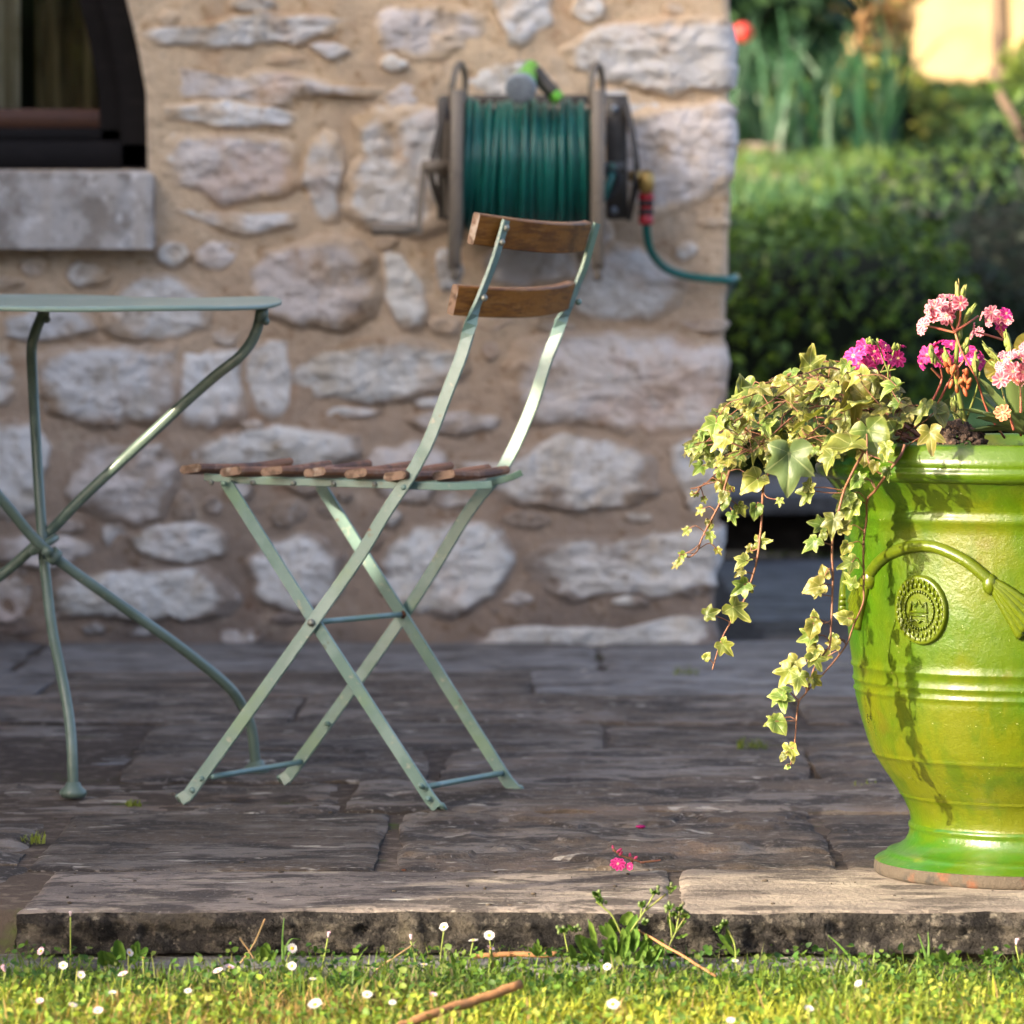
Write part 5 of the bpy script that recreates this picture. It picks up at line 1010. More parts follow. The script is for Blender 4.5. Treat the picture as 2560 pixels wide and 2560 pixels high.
v, f, c = blades(3400, -1.6, 1.7, 4.75, 5.6, .022, .058, .0016, .0032, [(.10, .18, .03), (.17, .24, .035), (.24, .26, .06), (.30, .23, .10)], zg, 'h', dens=-2, segs=5)
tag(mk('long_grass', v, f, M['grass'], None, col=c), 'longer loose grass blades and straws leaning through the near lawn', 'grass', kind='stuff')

# daisies
def daisy_parts(seed, npet=18, cup=.15, mt='white', closed=False):
    r_ = np.random.default_rng(seed); V = []; F = []
    for ring in range(2):
        for k in range(npet):
            a = 2*math.pi*(k+.5*ring)/npet+r_.normal(0, .06); L = r_.uniform(.85, 1.05)*(1 if ring == 0 else .92); n0 = len(V); ca, sa = math.cos(a), math.sin(a)
            for u, w in ((.2, .05), (.55, .10), (.85, .115), (1, .045)):
                z = (u-.2)*cup+(u*u*1.3 if closed else 0)*.9+.05*ring*u+r_.normal(0, .015); rr_ = u*L*(.45 if closed else 1)
                for q in (-1, 1): V.append((ca*rr_-sa*w*q, sa*rr_+ca*w*q, z))
            for i in range(3): F.append((n0+2*i, n0+2*i+1, n0+2*i+3, n0+2*i+2))
    me = bpy.data.meshes.new('petals'); me.from_pydata(V, [], F); me.materials.append(M[mt]); v, f = ball((0, 0, .05), (.34, .34, .17), 14, 8); d = bpy.data.meshes.new('disc'); d.from_pydata(v.tolist(), [], f); d.materials.append(M['disc'])
    for m in (me, d): m.polygons.foreach_set('use_smooth', np.ones(len(m.polygons), bool))
    return me, d
DS = [daisy_parts(1), daisy_parts(2, 16, .3), daisy_parts(3, 20, .05), daisy_parts(4, 16, .25, 'pinkish'), daisy_parts(5, 16, .3, 'pinkish', True)]
DA = [  # x, y, petal radius in photo px, kind, facing, label
 (176, 2291, 11, 4, (0, -.3, 1), 'closed pinkish daisy bud on a tall stem in front of the left edge stone'),
 (103, 2378, 15, 3, (-.6, -.7, .5), 'pink tipped daisy half turned away, below the left end of the edge stone'),
 (158, 2414, 15, 0, (0, -.8, .6), 'small white daisy facing out, just right of the pink tipped one at far left'),
 (202, 2438, 15, 1, (.2, -.7, .7), 'white daisy low in the grass under the tall closed bud'),
 (308, 2436, 17, 3, (-.3, -.3, .9), 'pale pink daisy seen from the side under the broad leaved weed'),
 (323, 2382, 14, 1, (.6, -.6, .5), 'daisy tucked between the upright round leaves at left'),
 (358, 2394, 13, 2, (.2, .2, 1), 'flat white daisy seen edge on, right of the round leaves'),
 (13, 2430, 16, 4, (-.4, -.2, 1), 'pink daisy cut by the left edge of the view'),
 (545, 2428, 17, 3, (-.3, -.3, .8), 'pinkish daisy of a pair beside the forked dry twig'),
 (574, 2418, 17, 3, (.3, -.2, .9), 'right hand daisy of the pinkish pair by the forked dry twig'),
 (730, 2371, 17, 0, (.3, -.8, .3), 'white daisy leaning beside the tall grass blade'),
 (730, 2415, 15, 0, (0, -.9, .4), 'white daisy with orange centre under the tall grass blade'),
 (782, 2447, 12, 2, (0, -.2, 1), 'small dull white daisy low in the grass at centre left'),
 (820, 2344, 13, 4, (.2, -.2, 1), 'half open mauve tipped daisy standing against the edge stone'),
 (1027, 2350, 12, 4, (0, .2, 1), 'pale closed daisy on a thin stem against the edge stone'),
 (1110, 2318, 16, 1, (-.3, -.7, .6), 'tallest white daisy of the group against the edge stone'),
 (1183, 2351, 17, 2, (-.1, -.1, 1), 'white daisy seen edge on, lower left in the group of three'),
 (1223, 2339, 18, 0, (0, -.8, .6), 'open white daisy with a bright orange centre in the group of three'),
 (1226, 2371, 15, 3, (.4, -.2, .8), 'white daisy seen from the side just under the orange centred one'),
 (1060, 2411, 13, 2, (0, -.1, 1), 'flat white daisy in the grass left of the broad leaved clump'),
 (918, 2487, 17, 0, (0, -.6, .8), 'blurred white daisy in the grass left of the foreground stick'),
 (788, 2512, 24, 1, (-.2, -.5, .8), 'large blurred white daisy in the near grass'),
 (245, 2527, 17, 3, (0, -.5, .8), 'blurred pink daisy in the near grass at left'),
 (470, 2477, 13, 2, (0, -.5, .8), 'small blurred white daisy in the grass below the pinkish pair'),
 (99, 2503, 14, 3, (0, -.5, .8), 'blurred pink daisy near the lower left corner'),
 (182, 2513, 15, 0, (.2, -.3, .9), 'blurred white daisy between two pink ones at lower left'),
 (281, 2483, 14, 1, (0, -.3, .9), 'blurred cream daisy on a stem at lower left'),
 (981, 2506, 13, 2, (0, -.5, .8), 'blurred cream daisy just above the foreground stick'),
 (1083, 2487, 14, 3, (.2, -.3, .8), 'blurred pinkish daisy by the upper end of the foreground stick'),
 (1518, 2417, 14, 0, (-.2, -.7, .6), 'white daisy in front of the broad leaved clump'),
 (1532, 2511, 21, 0, (0, -.7, .7), 'blurred white daisy with orange centre in the near grass below the broad leaved clump'),
 (2147, 2460, 14, 1, (-.4, -.5, .6), 'white daisy tilted to the left in the grass below the pot'),
 (2022, 2523, 17, 1, (.2, -.4, .8), 'blurred white daisy in the near grass left of the pot'),
 (2540, 2362, 14, 4, (.2, -.2, 1), 'mauve daisy against the edge stone under the pot'),
 (1826, 2552, 15, 3, (0, -.5, .8), 'blurred pinkish daisy at the bottom edge right of centre'),
 (1838, 2402, 12, 2, (0, -.3, 1), 'small pale daisy in shade right of the broad leaved clump'),
]
for i, (x, y, r, k, fc, lab) in enumerate(DA):
    D = min(5.56, max(5.02, (.72-(ZG+.032))*FPX/(y-YH))); pos = P(x, y, D); s = r*.8/FPX*D
    o = empty('daisy', (pos[0], pos[1], ZG), lab, 'daisy', 'daisies in the grass')
    n = unit(np.array(fc, float)); t = unit(np.cross(n, [.3, .2, .9])); m = np.eye(4); m[:3, 0] = t*s; m[:3, 1] = np.cross(n, t)*s; m[:3, 2] = n*s; m[:3, 3] = pos
    inst('petals', DS[k][0], m, o)
    if k != 4: inst('disc', DS[k][1], m, o)
    b = np.array([pos[0]+rg.normal(0, .006), pos[1]+rg.uniform(0, .008), ZG-.01]); mk('stem', *tube(spl([b, (b*.6+pos*.4)+[rg.normal(0, .003), 0, 0], pos-n*.001], 8), .0011, 6), M['green_stem'], o)

# broad leaved weeds, single blades, twigs
def broad(par, x0, y0, x1, y1, d, w, bend=.2, tw=0.0, nm='leaf', mt='weed'):
    a, b = P(x0, y0, d), P(x1, y1, d-.01); t = unit(b-a); side = unit(np.cross(t, [0, -1, 0])); side = unit(side*math.cos(tw)+np.array([0, -1, 0])*math.sin(tw)); nn = unit(np.cross(side, t)); L = np.linalg.norm(b-a); V = []; F = []; n = 12
    for i in range(n):
        u = i/(n-1); q = a+(b-a)*u+nn*(bend*L*u*u*.5); ww = w*(.22+.78*math.sin(math.pi*min(.1+u*.86, 1))**.9)*(1 if u < 1 else .15)
        for j in (-1, -.5, 0, .5, 1): V.append(q+side*ww*j*.5+nn*(abs(j)*ww*.18+.0007*math.sin(u*17+j*4)))
    for i in range(n-1):
        for j in range(4): F.append((i*5+j, i*5+j+1, i*5+j+6, i*5+j+5))
    mk(nm, V, F, M[mt], par)
def weed(name, lab, cat, x, y, leaves, stems_=(), heads=(), d=5.56, grp=None):
    o = empty(name, P(x, y, d)*[1, 1, 0]+[0, 0, ZG], lab, cat, grp)
    for l in leaves: broad(o, l[0], l[1], l[2], l[3], d+l[5] if len(l) > 5 else d, l[4], bend=rg.uniform(.0, .35), tw=rg.uniform(-.7, .7))
    for s in stems_: mk('stem', *tube(spl([P(px, py, d-.01) for px, py in s], 10), .0011, 6), M['green_stem'], o)
    for (hx, hy) in heads:
        bits = [ball(P(hx+rg.normal(0, 6), hy+rg.normal(0, 5), d-.01+rg.normal(0, .003)), (.0022, .0022, .0026), 6, 5) for _ in range(7)]; mk('flower_head', *join(bits), M['rosette'], o)
        for kk in range(4): broad(o, hx, hy+3, hx+rg.uniform(-16, 16), hy+rg.uniform(-12, 6), d-.012, .0042)
    return o
weed('broad_leaved_weed', 'clump of broad green leaves growing against the joint of the edge stones', 'weed', 1540, 2390,
     [(1490, 2400, 1434, 2338, .019), (1500, 2400, 1455, 2345, .015), (1525, 2395, 1535, 2330, .014), (1560, 2370, 1592, 2285, .013), (1545, 2375, 1515, 2300, .011), (1580, 2380, 1600, 2320, .016), (1560, 2395, 1500, 2350, .012), (1600, 2385, 1625, 2335, .014), (1545, 2390, 1570, 2330, .012), (1490, 2360, 1475, 2300, .008), (1540, 2330, 1525, 2295, .012), (1520, 2340, 1500, 2310, .010), (1580, 2350, 1640, 2370, .010), (1590, 2400, 1620, 2380, .014), (1470, 2400, 1440, 2390, .012), (1555, 2310, 1580, 2275, .014)]+[(x_, 2405+dy_, x_+dx_, 2350+dy_-k_, .009+.004*(k_ % 3)/3) for x_, dx_, dy_, k_ in ((1440, -18, 8, 0), (1460, 10, 10, 7), (1480, -25, 6, 14), (1510, 16, 9, 22), (1530, -14, 10, 9), (1550, 24, 6, 30), (1570, -8, 8, 18), (1590, 26, 9, 5), (1610, 10, 6, 25), (1625, 34, 10, 3), (1645, 12, 8, 16), (1500, -40, 12, 4), (1600, 44, 12, 8), (1560, 2, 4, 40))],
     [[(1555, 2340), (1530, 2288), (1505, 2265), (1500, 2240)], [(1505, 2265), (1490, 2255)], [(1575, 2330), (1610, 2280), (1635, 2235)], [(1612, 2278), (1665, 2235)], [(1600, 2300), (1605, 2265)], [(1420, 2380), (1410, 2330)]], [(1493, 2235), (1500, 2250), (1635, 2228), (1678, 2222), (1602, 2262), (1408, 2326), (1432, 2320), (1612, 2305)])
weed('sprig_weed', 'thin sprig with small round heads right of the broad leaved clump', 'weed', 1680, 2370, [(1685, 2330, 1670, 2285, .006), (1685, 2330, 1715, 2295, .005), (1690, 2345, 1720, 2335, .004)], [[(1668, 2375), (1690, 2330), (1718, 2285)], [(1680, 2345), (1673, 2275)], [(1690, 2330), (1700, 2275)]], [(1670, 2268), (1702, 2272), (1685, 2285), (1712, 2288)])
weed('sprig_weed', 'small sprig with three leaves in front of the right edge stone', 'weed', 1835, 2390, [(1838, 2390, 1805, 2345, .006), (1836, 2380, 1795, 2330, .007), (1835, 2360, 1815, 2318, .007), (1838, 2360, 1810, 2335, .006), (1836, 2390, 1850, 2370, .005)], [[(1840, 2410), (1836, 2360), (1815, 2315)]], [(1813, 2310), (1793, 2322)])
weed('round_leaved_weed', 'clump of upright round leaves at the left foot of the edge stone', 'weed', 290, 2400, [(262, 2415, 248, 2372, .013), (290, 2410, 258, 2378, .012), (300, 2400, 292, 2345, .014), (310, 2400, 300, 2350, .010), (330, 2410, 345, 2350, .011), (345, 2400, 372, 2365, .009), (330, 2400, 335, 2356, .010), (300, 2412, 275, 2395, .010)])
weed('round_leaved_weed', 'single round leaf tuft left of the tall grass blade', 'weed', 665, 2400, [(660, 2400, 668, 2352, .012), (670, 2402, 690, 2380, .008), (655, 2402, 640, 2385, .008), (672, 2400, 655, 2360, .009)])
weed('round_leaved_weed', 'low round leaves under the group of three white daisies', 'weed', 1150, 2420, [(1120, 2420, 1105, 2390, .010), (1130, 2420, 1125, 2386, .011), (1150, 2425, 1165, 2395, .010), (1160, 2430, 1200, 2425, .009), (1135, 2430, 1150, 2405, .010)])
weed('round_leaved_weed', 'low leafy weed in front of the edge stone under the pot', 'weed', 2360, 2400, [(2350, 2405, 2330, 2380, .011), (2360, 2405, 2350, 2372, .012), (2370, 2405, 2385, 2380, .010), (2380, 2410, 2400, 2395, .010), (2340, 2405, 2310, 2400, .009)])
weed('tuft_weed', 'yellow green tuft against the edge stone left of the broad leaved clump', 'weed', 1345, 2385, [(1345, 2390, 1335+dx, 2352+dy, .0045) for dx, dy in ((0, 0), (20, 8), (-15, 14), (30, 20), (10, -6), (-4, 24))])
weed('tuft_weed', 'bushy green tuft in front of the right edge stone at the far right', 'weed', 2475, 2395, [(2470, 2400, 2460+dx, 2372+dy, .005) for dx, dy in ((0, 0), (20, 4), (-15, 14), (30, 14), (10, -6))])
for (x, pts_, lab) in ((708, [(708, 2410), (706, 2350), (710, 2296)], 'tall single grass blade standing in front of the edge stone'), (735, [(708, 2390), (725, 2350), (752, 2348)], 'bent grass blade beside the tall single blade'), (2310, [(2318, 2405), (2308, 2370), (2295, 2335)], 'curved grass blade under the pot, left of a pair'), (2325, [(2320, 2400), (2322, 2365), (2320, 2330)], 'straight grass blade under the pot, right of a pair'), (2110, [(2130, 2400), (2100, 2365), (2070, 2338)], 'long bent blade with a bud, left of the pot in front of the edge stone'), (1470, [(1490, 2360), (1480, 2330), (1470, 2298)], 'pointed blade at the left side of the broad leaved clump')):
    o = tag(None, None) if False else None
    p = spl([P(a, b, 5.58) for a, b in pts_], 14); o = mk('tall_grass', *strap(p, np.array([1.0, -.3, .1]), np.linspace(.0042, .0008, 14), .0005, .0001), M['weed'], None); tag(o, lab, 'grass', 'single tall grasses at the stone edge')
def twig(name, segs, r, lab, mt='stick', d=5.55, cat='twig'):
    parts = []
    for s in segs:
        p = spl([P(*q) if len(q) == 3 else P(q[0], q[1], d) for q in s], 18); p = p+np.stack([fbm(p, 50, 2, off=k)*r*.8 for k in (1, 2, 3)], 1); parts.append(tube(p, r*(1+.25*fbm(p, 90, 2)), 8))
    return tag(mk(name, *join(parts), M[mt]), lab, cat)
twig('stick', [[(960, 2585, 5.06), (1080, 2538, 5.10), (1190, 2502, 5.14), (1300, 2462, 5.17)]], .0052, 'thick orange brown stick lying blurred in the near grass', cat='stick')
twig('twig', [[(1585, 2320, 5.57), (1680, 2375, 5.52), (1790, 2440, 5.47)]], .0016, 'long thin orange brown twig running right from the broad leaved clump')
twig('twig', [[(1185, 2391, 5.58), (1290, 2388, 5.58), (1392, 2384, 5.58)]], .0032, 'dull brown twig lying along the foot of the edge stone')
twig('forked_twig', [[(592, 2420, 5.57), (630, 2368, 5.57), (662, 2298, 5.57)], [(636, 2398, 5.57), (618, 2370, 5.57), (600, 2345, 5.57)]], .0010, 'pale forked dry twig standing in front of the edge stone', 'straw')
twig('twig', [[(940, 2425, 5.55), (990, 2390, 5.55), (1030, 2365, 5.56)]], .0009, 'thin pale dry stalk leaning beside the closed daisy', 'straw')
twig('straw', [[(2098, 2014, 6.78), (2160, 2020, 6.76), (2228, 2022, 6.75)]], .0018, 'long yellow straw lying on the flagstones behind the pot', 'yellow', cat='straw')

# things lying on the flagstones
ff_ = empty('fallen_flower', PG(1560, 2168), 'broken off magenta flower sprig lying on the front flagstone', 'flower')
for x, y, r, k in ((1545, 2160, 21, 'magenta'), (1574, 2166, 11, 'magenta')): blossom(ff_, k, x, y, r, 5.975, (-.05, -1, .3), 2)
stalks(ff_, [[(1532, 2122, 5.99), (1552, 2138, 5.99), (1580, 2148, 5.99), (1610, 2158, 5.99)], [(1575, 2142, 5.99), (1582, 2160, 5.99)], [(1600, 2156, 5.99), (1640, 2152, 5.99), (1652, 2150, 5.99)]], .0015, 'dark_stem')
buds(ff_, [(1533, 2121), (1548, 2126), (1552, 2134), (1575, 2140), (1588, 2146), (1580, 2150)], 5.985, .004, 'petal_bud')
op = PG(1602, 2072); mp_ = ball(op+[0, 0, .003], (.007, .005, .0025), 10, 6); tag(mk('fallen_petal', mp_[0], mp_[1], M['petal'], None, col=(.34, .01, .14)), 'single magenta petal on the flagstones behind the fallen sprig', 'petal')
for i, (x, y, s, lab) in enumerate(((335, 2015, .016, 'small green tuft growing in the joint beside the near chair foot'), (86, 2108, .02, 'bright green moss tuft at the left joint of the paving'), (1880, 1870, .03, 'blurred green weed in the paving joints left of the pot'), (2165, 1975, .022, 'green weed on the paving just left of the pot foot'), (1715, 1690, .03, 'blurred green moss patch by the house corner'))):
    q = PG(x, y); v, f, c = blades(46, q[0]-s*.8, q[0]+s*.8, q[1]-s*.8, q[1]+s*.8, s*.2, s*.9, .0016, .003, [(.16, .22, .04), (.22, .28, .05)], lambda a, b: 0*a, 't', dens=-2)
    tag(mk('moss_tuft', v, f, M['grass'], None, col=c), lab, 'moss', 'tufts in the paving joints')
deb = []
for _ in range(150):
    px, py = rg.uniform(0, 2560), rg.uniform(1960, 2268)**1.0; q = PG(px, py); s = rg.uniform(.0009, .003); deb.append(ball(q+[0, 0, s*.5], (s*rg.uniform(.7, 2), s*rg.uniform(.7, 1.6), s*.6), 6, 4))
v, f = join(deb); v += (fbm(v, 300, 2)*.0006)[:, None]; tag(mk('crumbs', v, f, M['clay']), 'scattered crumbs and grit on the flagstones', 'grit', kind='stuff')
for i, (x, y, s) in enumerate(((865, 1945+105, .011), (1228, 2105, .012), (300, 2158, .012), (1495, 2178, .013), (700, 2300-60, .010))):
    pass

# ------------------------------------------------------------------ garden behind
def lz(y): return np.interp(y, [13.9, 16.2, 26, 60], [.16, .88, 1.80, 2.6])
lx = np.linspace(.2, 14, 60); ly = np.concatenate([np.linspace(14.4, 16.2, 8), np.linspace(16.5, 60, 60)]); X, Y = np.meshgrid(lx, ly, indexing='ij'); V = np.stack([X, Y, lz(Y)], -1).reshape(-1, 3); V[:, 2] += fbm(V, .6, 3)*.05
tag(mk('lawn', V, gridF(60, len(ly)), M['lawn']), kind='structure')
v, f, c = blades(60000, .3, 4.6, 16.2, 25.5, .05, .12, .008, .016, [(.045, .11, .06), (.06, .135, .055), (.10, .16, .035)], lambda x, y: lz(y), 'l')
tag(mk('far_grass', v, f, M['grass'], None, col=c), 'green garden lawn grass rising behind the hedges', 'grass', kind='stuff')
def cloud(n, pts, nrm, size, pal, jit=.35, asp=.55):     # leaf-sized faces scattered over given points
    k = rg.integers(0, len(pts), n); p = pts[k]; nr = nrm[k]+rg.normal(0, .55, (n, 3)); nr /= np.linalg.norm(nr, axis=1)[:, None]
    p = p+nrm[k]*(rg.uniform(-1.2, 1, n)*jit*.3)[:, None]; t = np.cross(nr, rg.normal(0, 1, (n, 3))); t /= np.linalg.norm(t, axis=1)[:, None]; b = np.cross(nr, t); s = (size*rg.uniform(.6, 1.4, n))[:, None]
    V = np.stack([p-t*s, p+b*s*asp+nr*s*.15, p+t*s, p-b*s*asp+nr*s*.15], 1).reshape(-1, 3); F = (np.arange(n)*4)[:, None]+np.array([[0, 1, 2, 3]])
    pal = np.array(pal); c = pal[rg.integers(0, len(pal), n)]*rg.uniform(.6, 1.4, (n, 1)); return V, F, np.repeat(c[:, None], 4, 1).reshape(-1, 3)
def bush(name, lab, cat, c, r, n, size, pal, power=2.4, lump=.12, core=True, grp=None, zmin=None):
    o = empty(name, (c[0], c[1], max(0, c[2]-r[2])), lab, cat, grp); ph = np.arccos(rg.uniform(-1, 1, 6000)); th = rg.uniform(0, 2*math.pi, 6000)
    d = np.stack([np.sin(ph)*np.cos(th), np.sin(ph)*np.sin(th), np.cos(ph)], 1); m = (np.abs(d)**power).sum(1)**(1/power); s = d/m[:, None]; p = s*np.array(r); k = 1+fbm(p, 1.6/max(r), 4)*lump*2.0+fbm(p, 6/max(r), 3, off=5)*lump
    p = p*k[:, None]+np.array(c); nr = d/np.array(r); nr /= np.linalg.norm(nr, axis=1)[:, None]
    if zmin is not None: q = p[:, 2] > zmin; p, nr = p[q], nr[q]
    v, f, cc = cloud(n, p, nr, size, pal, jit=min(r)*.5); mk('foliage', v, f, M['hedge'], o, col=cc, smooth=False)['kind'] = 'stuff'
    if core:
        v, f = ball((0, 0, 0), 1, 28, 18); m = (np.abs(v)**power).sum(1)**(1/power); v = v/np.maximum(m, 1e-6)[:, None]*np.array(r)*.86; v = v*(1+fbm(v, 1.6/max(r), 4)*lump*2)[:, None]+np.array(c); mk('shadow_core', v, f, M['hedge_core'], o)  # near-black core paints the shade inside the foliage
    return o
DKP = [(.009, .021, .006), (.014, .030, .009), (.022, .044, .015), (.040, .066, .038)]
bush('box_bush', 'big rounded dark green box bush behind the pot', 'bush', (2.35, 15.75, .35), (1.42, 1.0, .90), 26000, .021, DKP, lump=.09)
bush('low_hedge', 'low clipped hedge with sunlit green in its leaf colour right of the house corner', 'hedge', (.75, 15.0, .44), (.62, .5, .46), 14000, .018, [(.08, .15, .012), (.11, .19, .015), (.055, .11, .015)], power=5, lump=.04)  # brighter leaf palette stands in for sun the hedge top misses
bush('low_hedge', 'dark shrub filling the gap between the clipped hedge and the box bush', 'hedge', (1.45, 15.6, .30), (.45, .6, .46), 11000, .022, DKP, lump=.16)
bush('small_shrub', 'yellow green sunlit shrub on the lawn below the bright wall', 'shrub', (1.45, 20.6, 1.33), (.42, .3, .26), 3500, .03, [(.17, .21, .03), (.12, .17, .03), (.22, .22, .04)], lump=.25)
bush('small_shrub', 'green shrub at the top edge of the lawn beside the bright wall', 'shrub', (3.3, 25.6, 1.85), (.6, .3, .3), 3500, .035, [(.12, .18, .03), (.16, .22, .04)], lump=.25)
bush('leafy_bush', 'tall dark leafy bush behind the iris clump', 'bush', (.85, 22.5, 1.75), (.62, .6, .85), 11000, .05, [(.016, .045, .02), (.024, .06, .02), (.04, .08, .03)], lump=.2)
bush('orange_shrub', 'sunlit orange leaved shrub in front of the bright wall', 'shrub', (1.74, 24.6, 2.02), (.24, .3, .42), 4200, .032, [(.42, .24, .10), (.30, .17, .08), (.20, .20, .05)], lump=.3, core=False)
ic = empty('iris_clump', (1.0, 20.2, lz(20.2)), 'dark green clump of sword leaved irises right of the house corner', 'plant')
V = []; F = []; C = []
for k in range(230):
    b = np.array([rg.uniform(.75, 1.62), rg.uniform(19.8, 20.9), 0]); b[2] = lz(b[1])-.02; h = rg.uniform(.28, .72); a = rg.uniform(0, 2*math.pi); ln = rg.uniform(.1, .6); w = rg.uniform(.018, .036); n0 = len(V); c = np.array(((.014, .055, .02), (.02, .065, .03), (.04, .09, .05))[k % 3])*rg.uniform(.7, 1.3); sd = np.array([math.cos(a*2.3), math.sin(a*2.3), 0])
    for i in range(6):
        u = i/5; q = b+np.array([math.cos(a)*h*ln*u*u, math.sin(a)*h*ln*u*u, h*u*(1-.35*ln*u)]); ww = w*(1-u**3)
        V += [q-sd*ww/2, q+sd*ww/2]; C += [c, c]
    for i in range(5): F.append((n0+2*i, n0+2*i+1, n0+2*i+3, n0+2*i+2))
mk('foliage', V, F, M['hedge'], ic, col=np.array(C))['kind'] = 'stuff'
rfp = empty('red_flower', P(1858, 82, 19.2)*[1, 1, 0]+[0, 0, lz(19.2)], 'single round red poppy right of the top of the house corner', 'flower')
c = P(1858, 82, 19.2); v, f = ball(c, (.042, .042, .038), 16, 10); v += (fbm(v, 40, 2)*.008)[:, None]; mk('petals', v, f, mat('poppy_red', (.45, .045, .035), [lay(40, .5, .7, (.5, .03, .02))], rough=.6, transl=.2), rfp); mk('stem', *tube(spl([c-[0, 0, .03], c-[.03, 0, .5], [c[0]-.02, 19.2, lz(19.2)]], 10), .003, 6), M['hedge_core'], rfp)
pth = np.array([[.45, 18.9], [1.15, 18.9], [1.22, 20.2], [.5, 20.2]]); V = []; 
xs = np.linspace(.3, 1.32, 30); ys = np.linspace(18.4, 19.6, 20); X, Y = np.meshgrid(xs, ys, indexing='ij'); V = np.stack([X+.25*(Y-19), Y, lz(Y)+.035], -1).reshape(-1, 3); V[:, 2] += fbm(V, 3, 3)*.015
tag(mk('garden_path', V, gridF(30, 20), M['pathm']), kind='structure')
tag(mk('stone_trough', *join([bar((.55, 20.0, lz(20)+.06), (1.14, 20.0, lz(20)+.03), .3, .08, ch=.1)]), M['slab'], None, smooth=False), 'low grey blue stone slab beside the path behind the house corner', 'stone slab')
wl = empty('garden_wall', (2.4, 26.8, lz(26.8)), 'sunlit cream rendered garden wall at the top right', 'wall')
mk('wall_face', *bar((2.05, 26.8, 3.0), (6.5, 26.8, 3.0), .3, 2.6, ch=.05), M['cream'], wl, smooth=False); mk('coping', *bar((2.0, 26.8, 4.34), (6.55, 26.8, 4.34), .4, .09, ch=.1), M['sill'], wl, smooth=False)
tp = empty('tree_post', (2.62, 26.1, lz(26.1)), 'brown tree trunk in front of the bright wall at the top right', 'tree')
mk('trunk', *tube(spl([(2.62, 26.1, lz(26.1)-.1), (2.60, 26.1, 2.6), (2.55, 26.1, 3.4), (2.6, 26.0, 4.4)], 20), np.linspace(.055, .04, 20), 12), M['bark'], tp)
d = rg.normal(0, 1, (1500, 3)); d /= np.linalg.norm(d, axis=1)[:, None]; v, f, cc = cloud(5000, d*[1.1, .9, .8]+[2.6, 26.0, 5.0], d, .06, [(.05, .11, .02), (.08, .15, .03)], jit=1.2); mk('crown', v, f, M['hedge'], tp, col=cc, smooth=False)
tw = empty('leaning_sapling', P(2560, 330, 16.9)*[1, 1, 0]+[0, 0, .9], 'dark leaning stem crossing the lawn at the right edge', 'sapling')
mk('trunk', *tube(spl([P(2476, 175, 17.1), P(2500, 235, 17.0), P(2555, 330, 16.9), P(2590, 420, 16.85), P(2600, 520, 16.8)], 16), np.linspace(.012, .026, 16), 8), M['bark'], tw)
for x0, y0, x1, y1 in ((2500, 235, 2470, 200), (2520, 265, 2560, 215), (2545, 300, 2600, 260), (2540, 290, 2505, 290)): broad(tw, x0, y0, x1, y1, 17.0, .035, nm='leaf')
# far trees that close the view, each its own
lz_ = lz; lz = lambda y: np.where(np.asarray(y) < 0, -.07, lz_(y))
for i, (x, y, h, lab) in enumerate(((-3.25, -12, 9, 'trunked tree on the lawn in line with the house window'), (-5.2, -13, 8, 'leafy tree on the lawn facing the house window'), (-2.4, -16, 9, 'second leafy tree on the lawn facing the house'), (-8.5, -15, 9, 'tree at the left of the lawn facing the house'), (1.5, -19, 9, 'tree at the right of the lawn facing the house'), (-9, 36, 9, 'tall dark tree far behind the house'), (-2, 40, 11, 'broad tree far behind the house ridge'), (4.5, 34, 8, 'rounded tree behind the garden wall'), (10, 38, 10, 'tall tree beyond the right end of the garden wall'), (16, 33, 8, 'far tree at the right of the garden'))):
    o = empty('garden_tree', (x, y, lz(y)), lab, 'tree', 'trees behind the garden'); mk('trunk', *tube(spl([(x, y, lz(y)-.2), (x+.1, y, lz(y)+h*.35), (x, y, lz(y)+h*.6)], 10), np.linspace(.28, .12, 10), 10), M['bark'], o)
    d = rg.normal(0, 1, (2500, 3)); d /= np.linalg.norm(d, axis=1)[:, None]; q = d*np.array([h*.42, h*.35, h*.38])*(1+fbm(d, 2, 3)*.35)[:, None]+[x, y, lz(y)+h*.62]; v, f, cc = cloud(7000, q, d, .22, [(.035, .075, .02), (.05, .10, .025), (.07, .13, .03)], jit=h*.5); mk('crown', v, f, M['hedge'], o, col=cc, smooth=False)

bush('sky_block_hedge', 'unseen long hedge added in front of the house to block low sky', 'hedge', (-3, -24, 2.4), (14, 1.6, 2.9), 16000, .2, [(.03, .06, .015), (.05, .09, .02), (.08, .11, .03)], power=6, lump=.06)  # unseen hedge added to keep low sky out of the window reflection
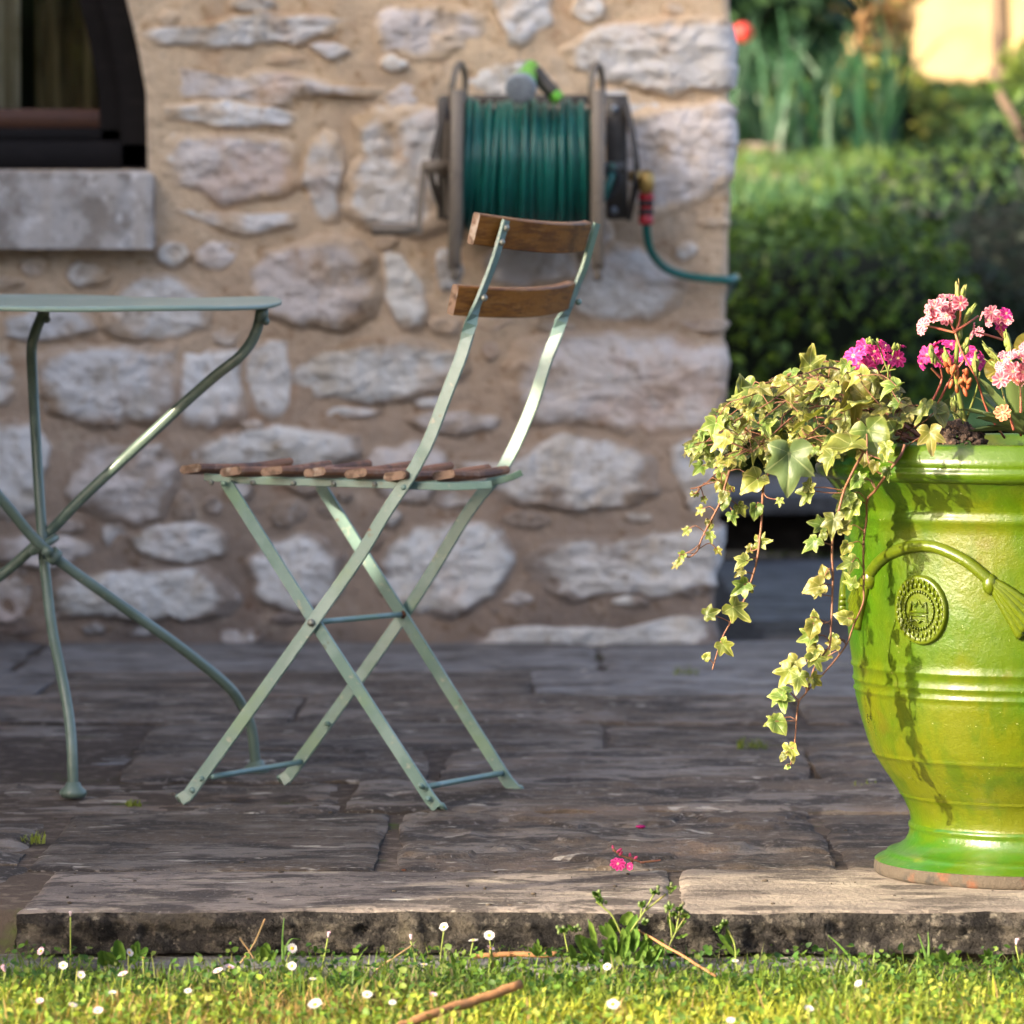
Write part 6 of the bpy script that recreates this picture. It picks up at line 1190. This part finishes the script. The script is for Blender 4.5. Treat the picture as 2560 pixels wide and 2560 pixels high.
# unseen hedge added left of the terrace as sun blocker, pierced for light flecks
HX = -3.35
gaps = [(P(1330, 1010, 7.0), .045, 2.6), (P(1400, 830, 7.0), .04, 1), (P(1290, 1130, 6.98), .035, 1), (P(850, 1300, 7.02), .045, 1), (P(890, 1380, 7.02), .03, 1), (P(370, 1120, 7.0), .055, 1), (P(430, 1065, 7.0), .04, 1), (P(310, 1190, 7.02), .035, 1), (P(1470, 640, 7.0), .03, 1), (P(1130, 600, 6.8), .02, 1), (P(1230, 1100, 6.98), .03, 1), (PG(1560, 2280)+[0, 0, 0], .05, 1), (PG(1100, 2262), .05, 1), (PG(1350, 2190), .045, 1)]  # holes cut along sun rays to fleck chair, table and paving
th_ = empty('sun_block_hedge', (HX-.4, 7, 0), 'unseen tall hedge added left of the terrace to block the sun', 'hedge')
ys = np.linspace(3.66, 10.6, 240); zs = np.linspace(-.07, 3.6, 130)
for sx_ in (HX, HX-.5):
    Y, Z = np.meshgrid(ys, zs, indexing='ij'); V = np.stack([np.full_like(Y, sx_), Y, Z], -1).reshape(-1, 3); e = fbm(V, 3, 4)*.05; V[:, 0] += e; V[:, 1] += fbm(V, 4, 4, off=6)*.05
    f = gridF(240, 130); ctr = V[f].mean(1); keep = np.ones(len(f), bool)
    for g, r, _ in gaps:
        t = (ctr[:, 0]-g[0])/SUN_T[0]; q = g+SUN_T*t[:, None]; keep &= np.linalg.norm(q-ctr, axis=1) > r
    mk('sun_block_face', V, f[keep], M['hedge_core'], th_)
k = rg.uniform(0, 1, (16000, 3)); p = np.stack([np.where(k[:, 2] > .5, HX+.05, HX-.55), 3.62+k[:, 0]*7, -.05+k[:, 1]*3.7], 1); nr = np.tile([1.0, 0, 0], (16000, 1))*np.where(k[:, 2] > .5, 1, -1)[:, None]
v, f, cc = cloud(16000, p, nr, .035, DKP, jit=.2); ctr = v.reshape(-1, 4, 3).mean(1); keep = np.ones(len(ctr), bool)
for g, r, _ in gaps:
    t = (ctr[:, 0]-g[0])/SUN_T[0]; q = g+SUN_T*t[:, None]; keep &= np.linalg.norm(q-ctr, axis=1) > r+.03
mk('foliage', v, f[keep], M['hedge'], th_, col=cc, smooth=False)['kind'] = 'stuff'
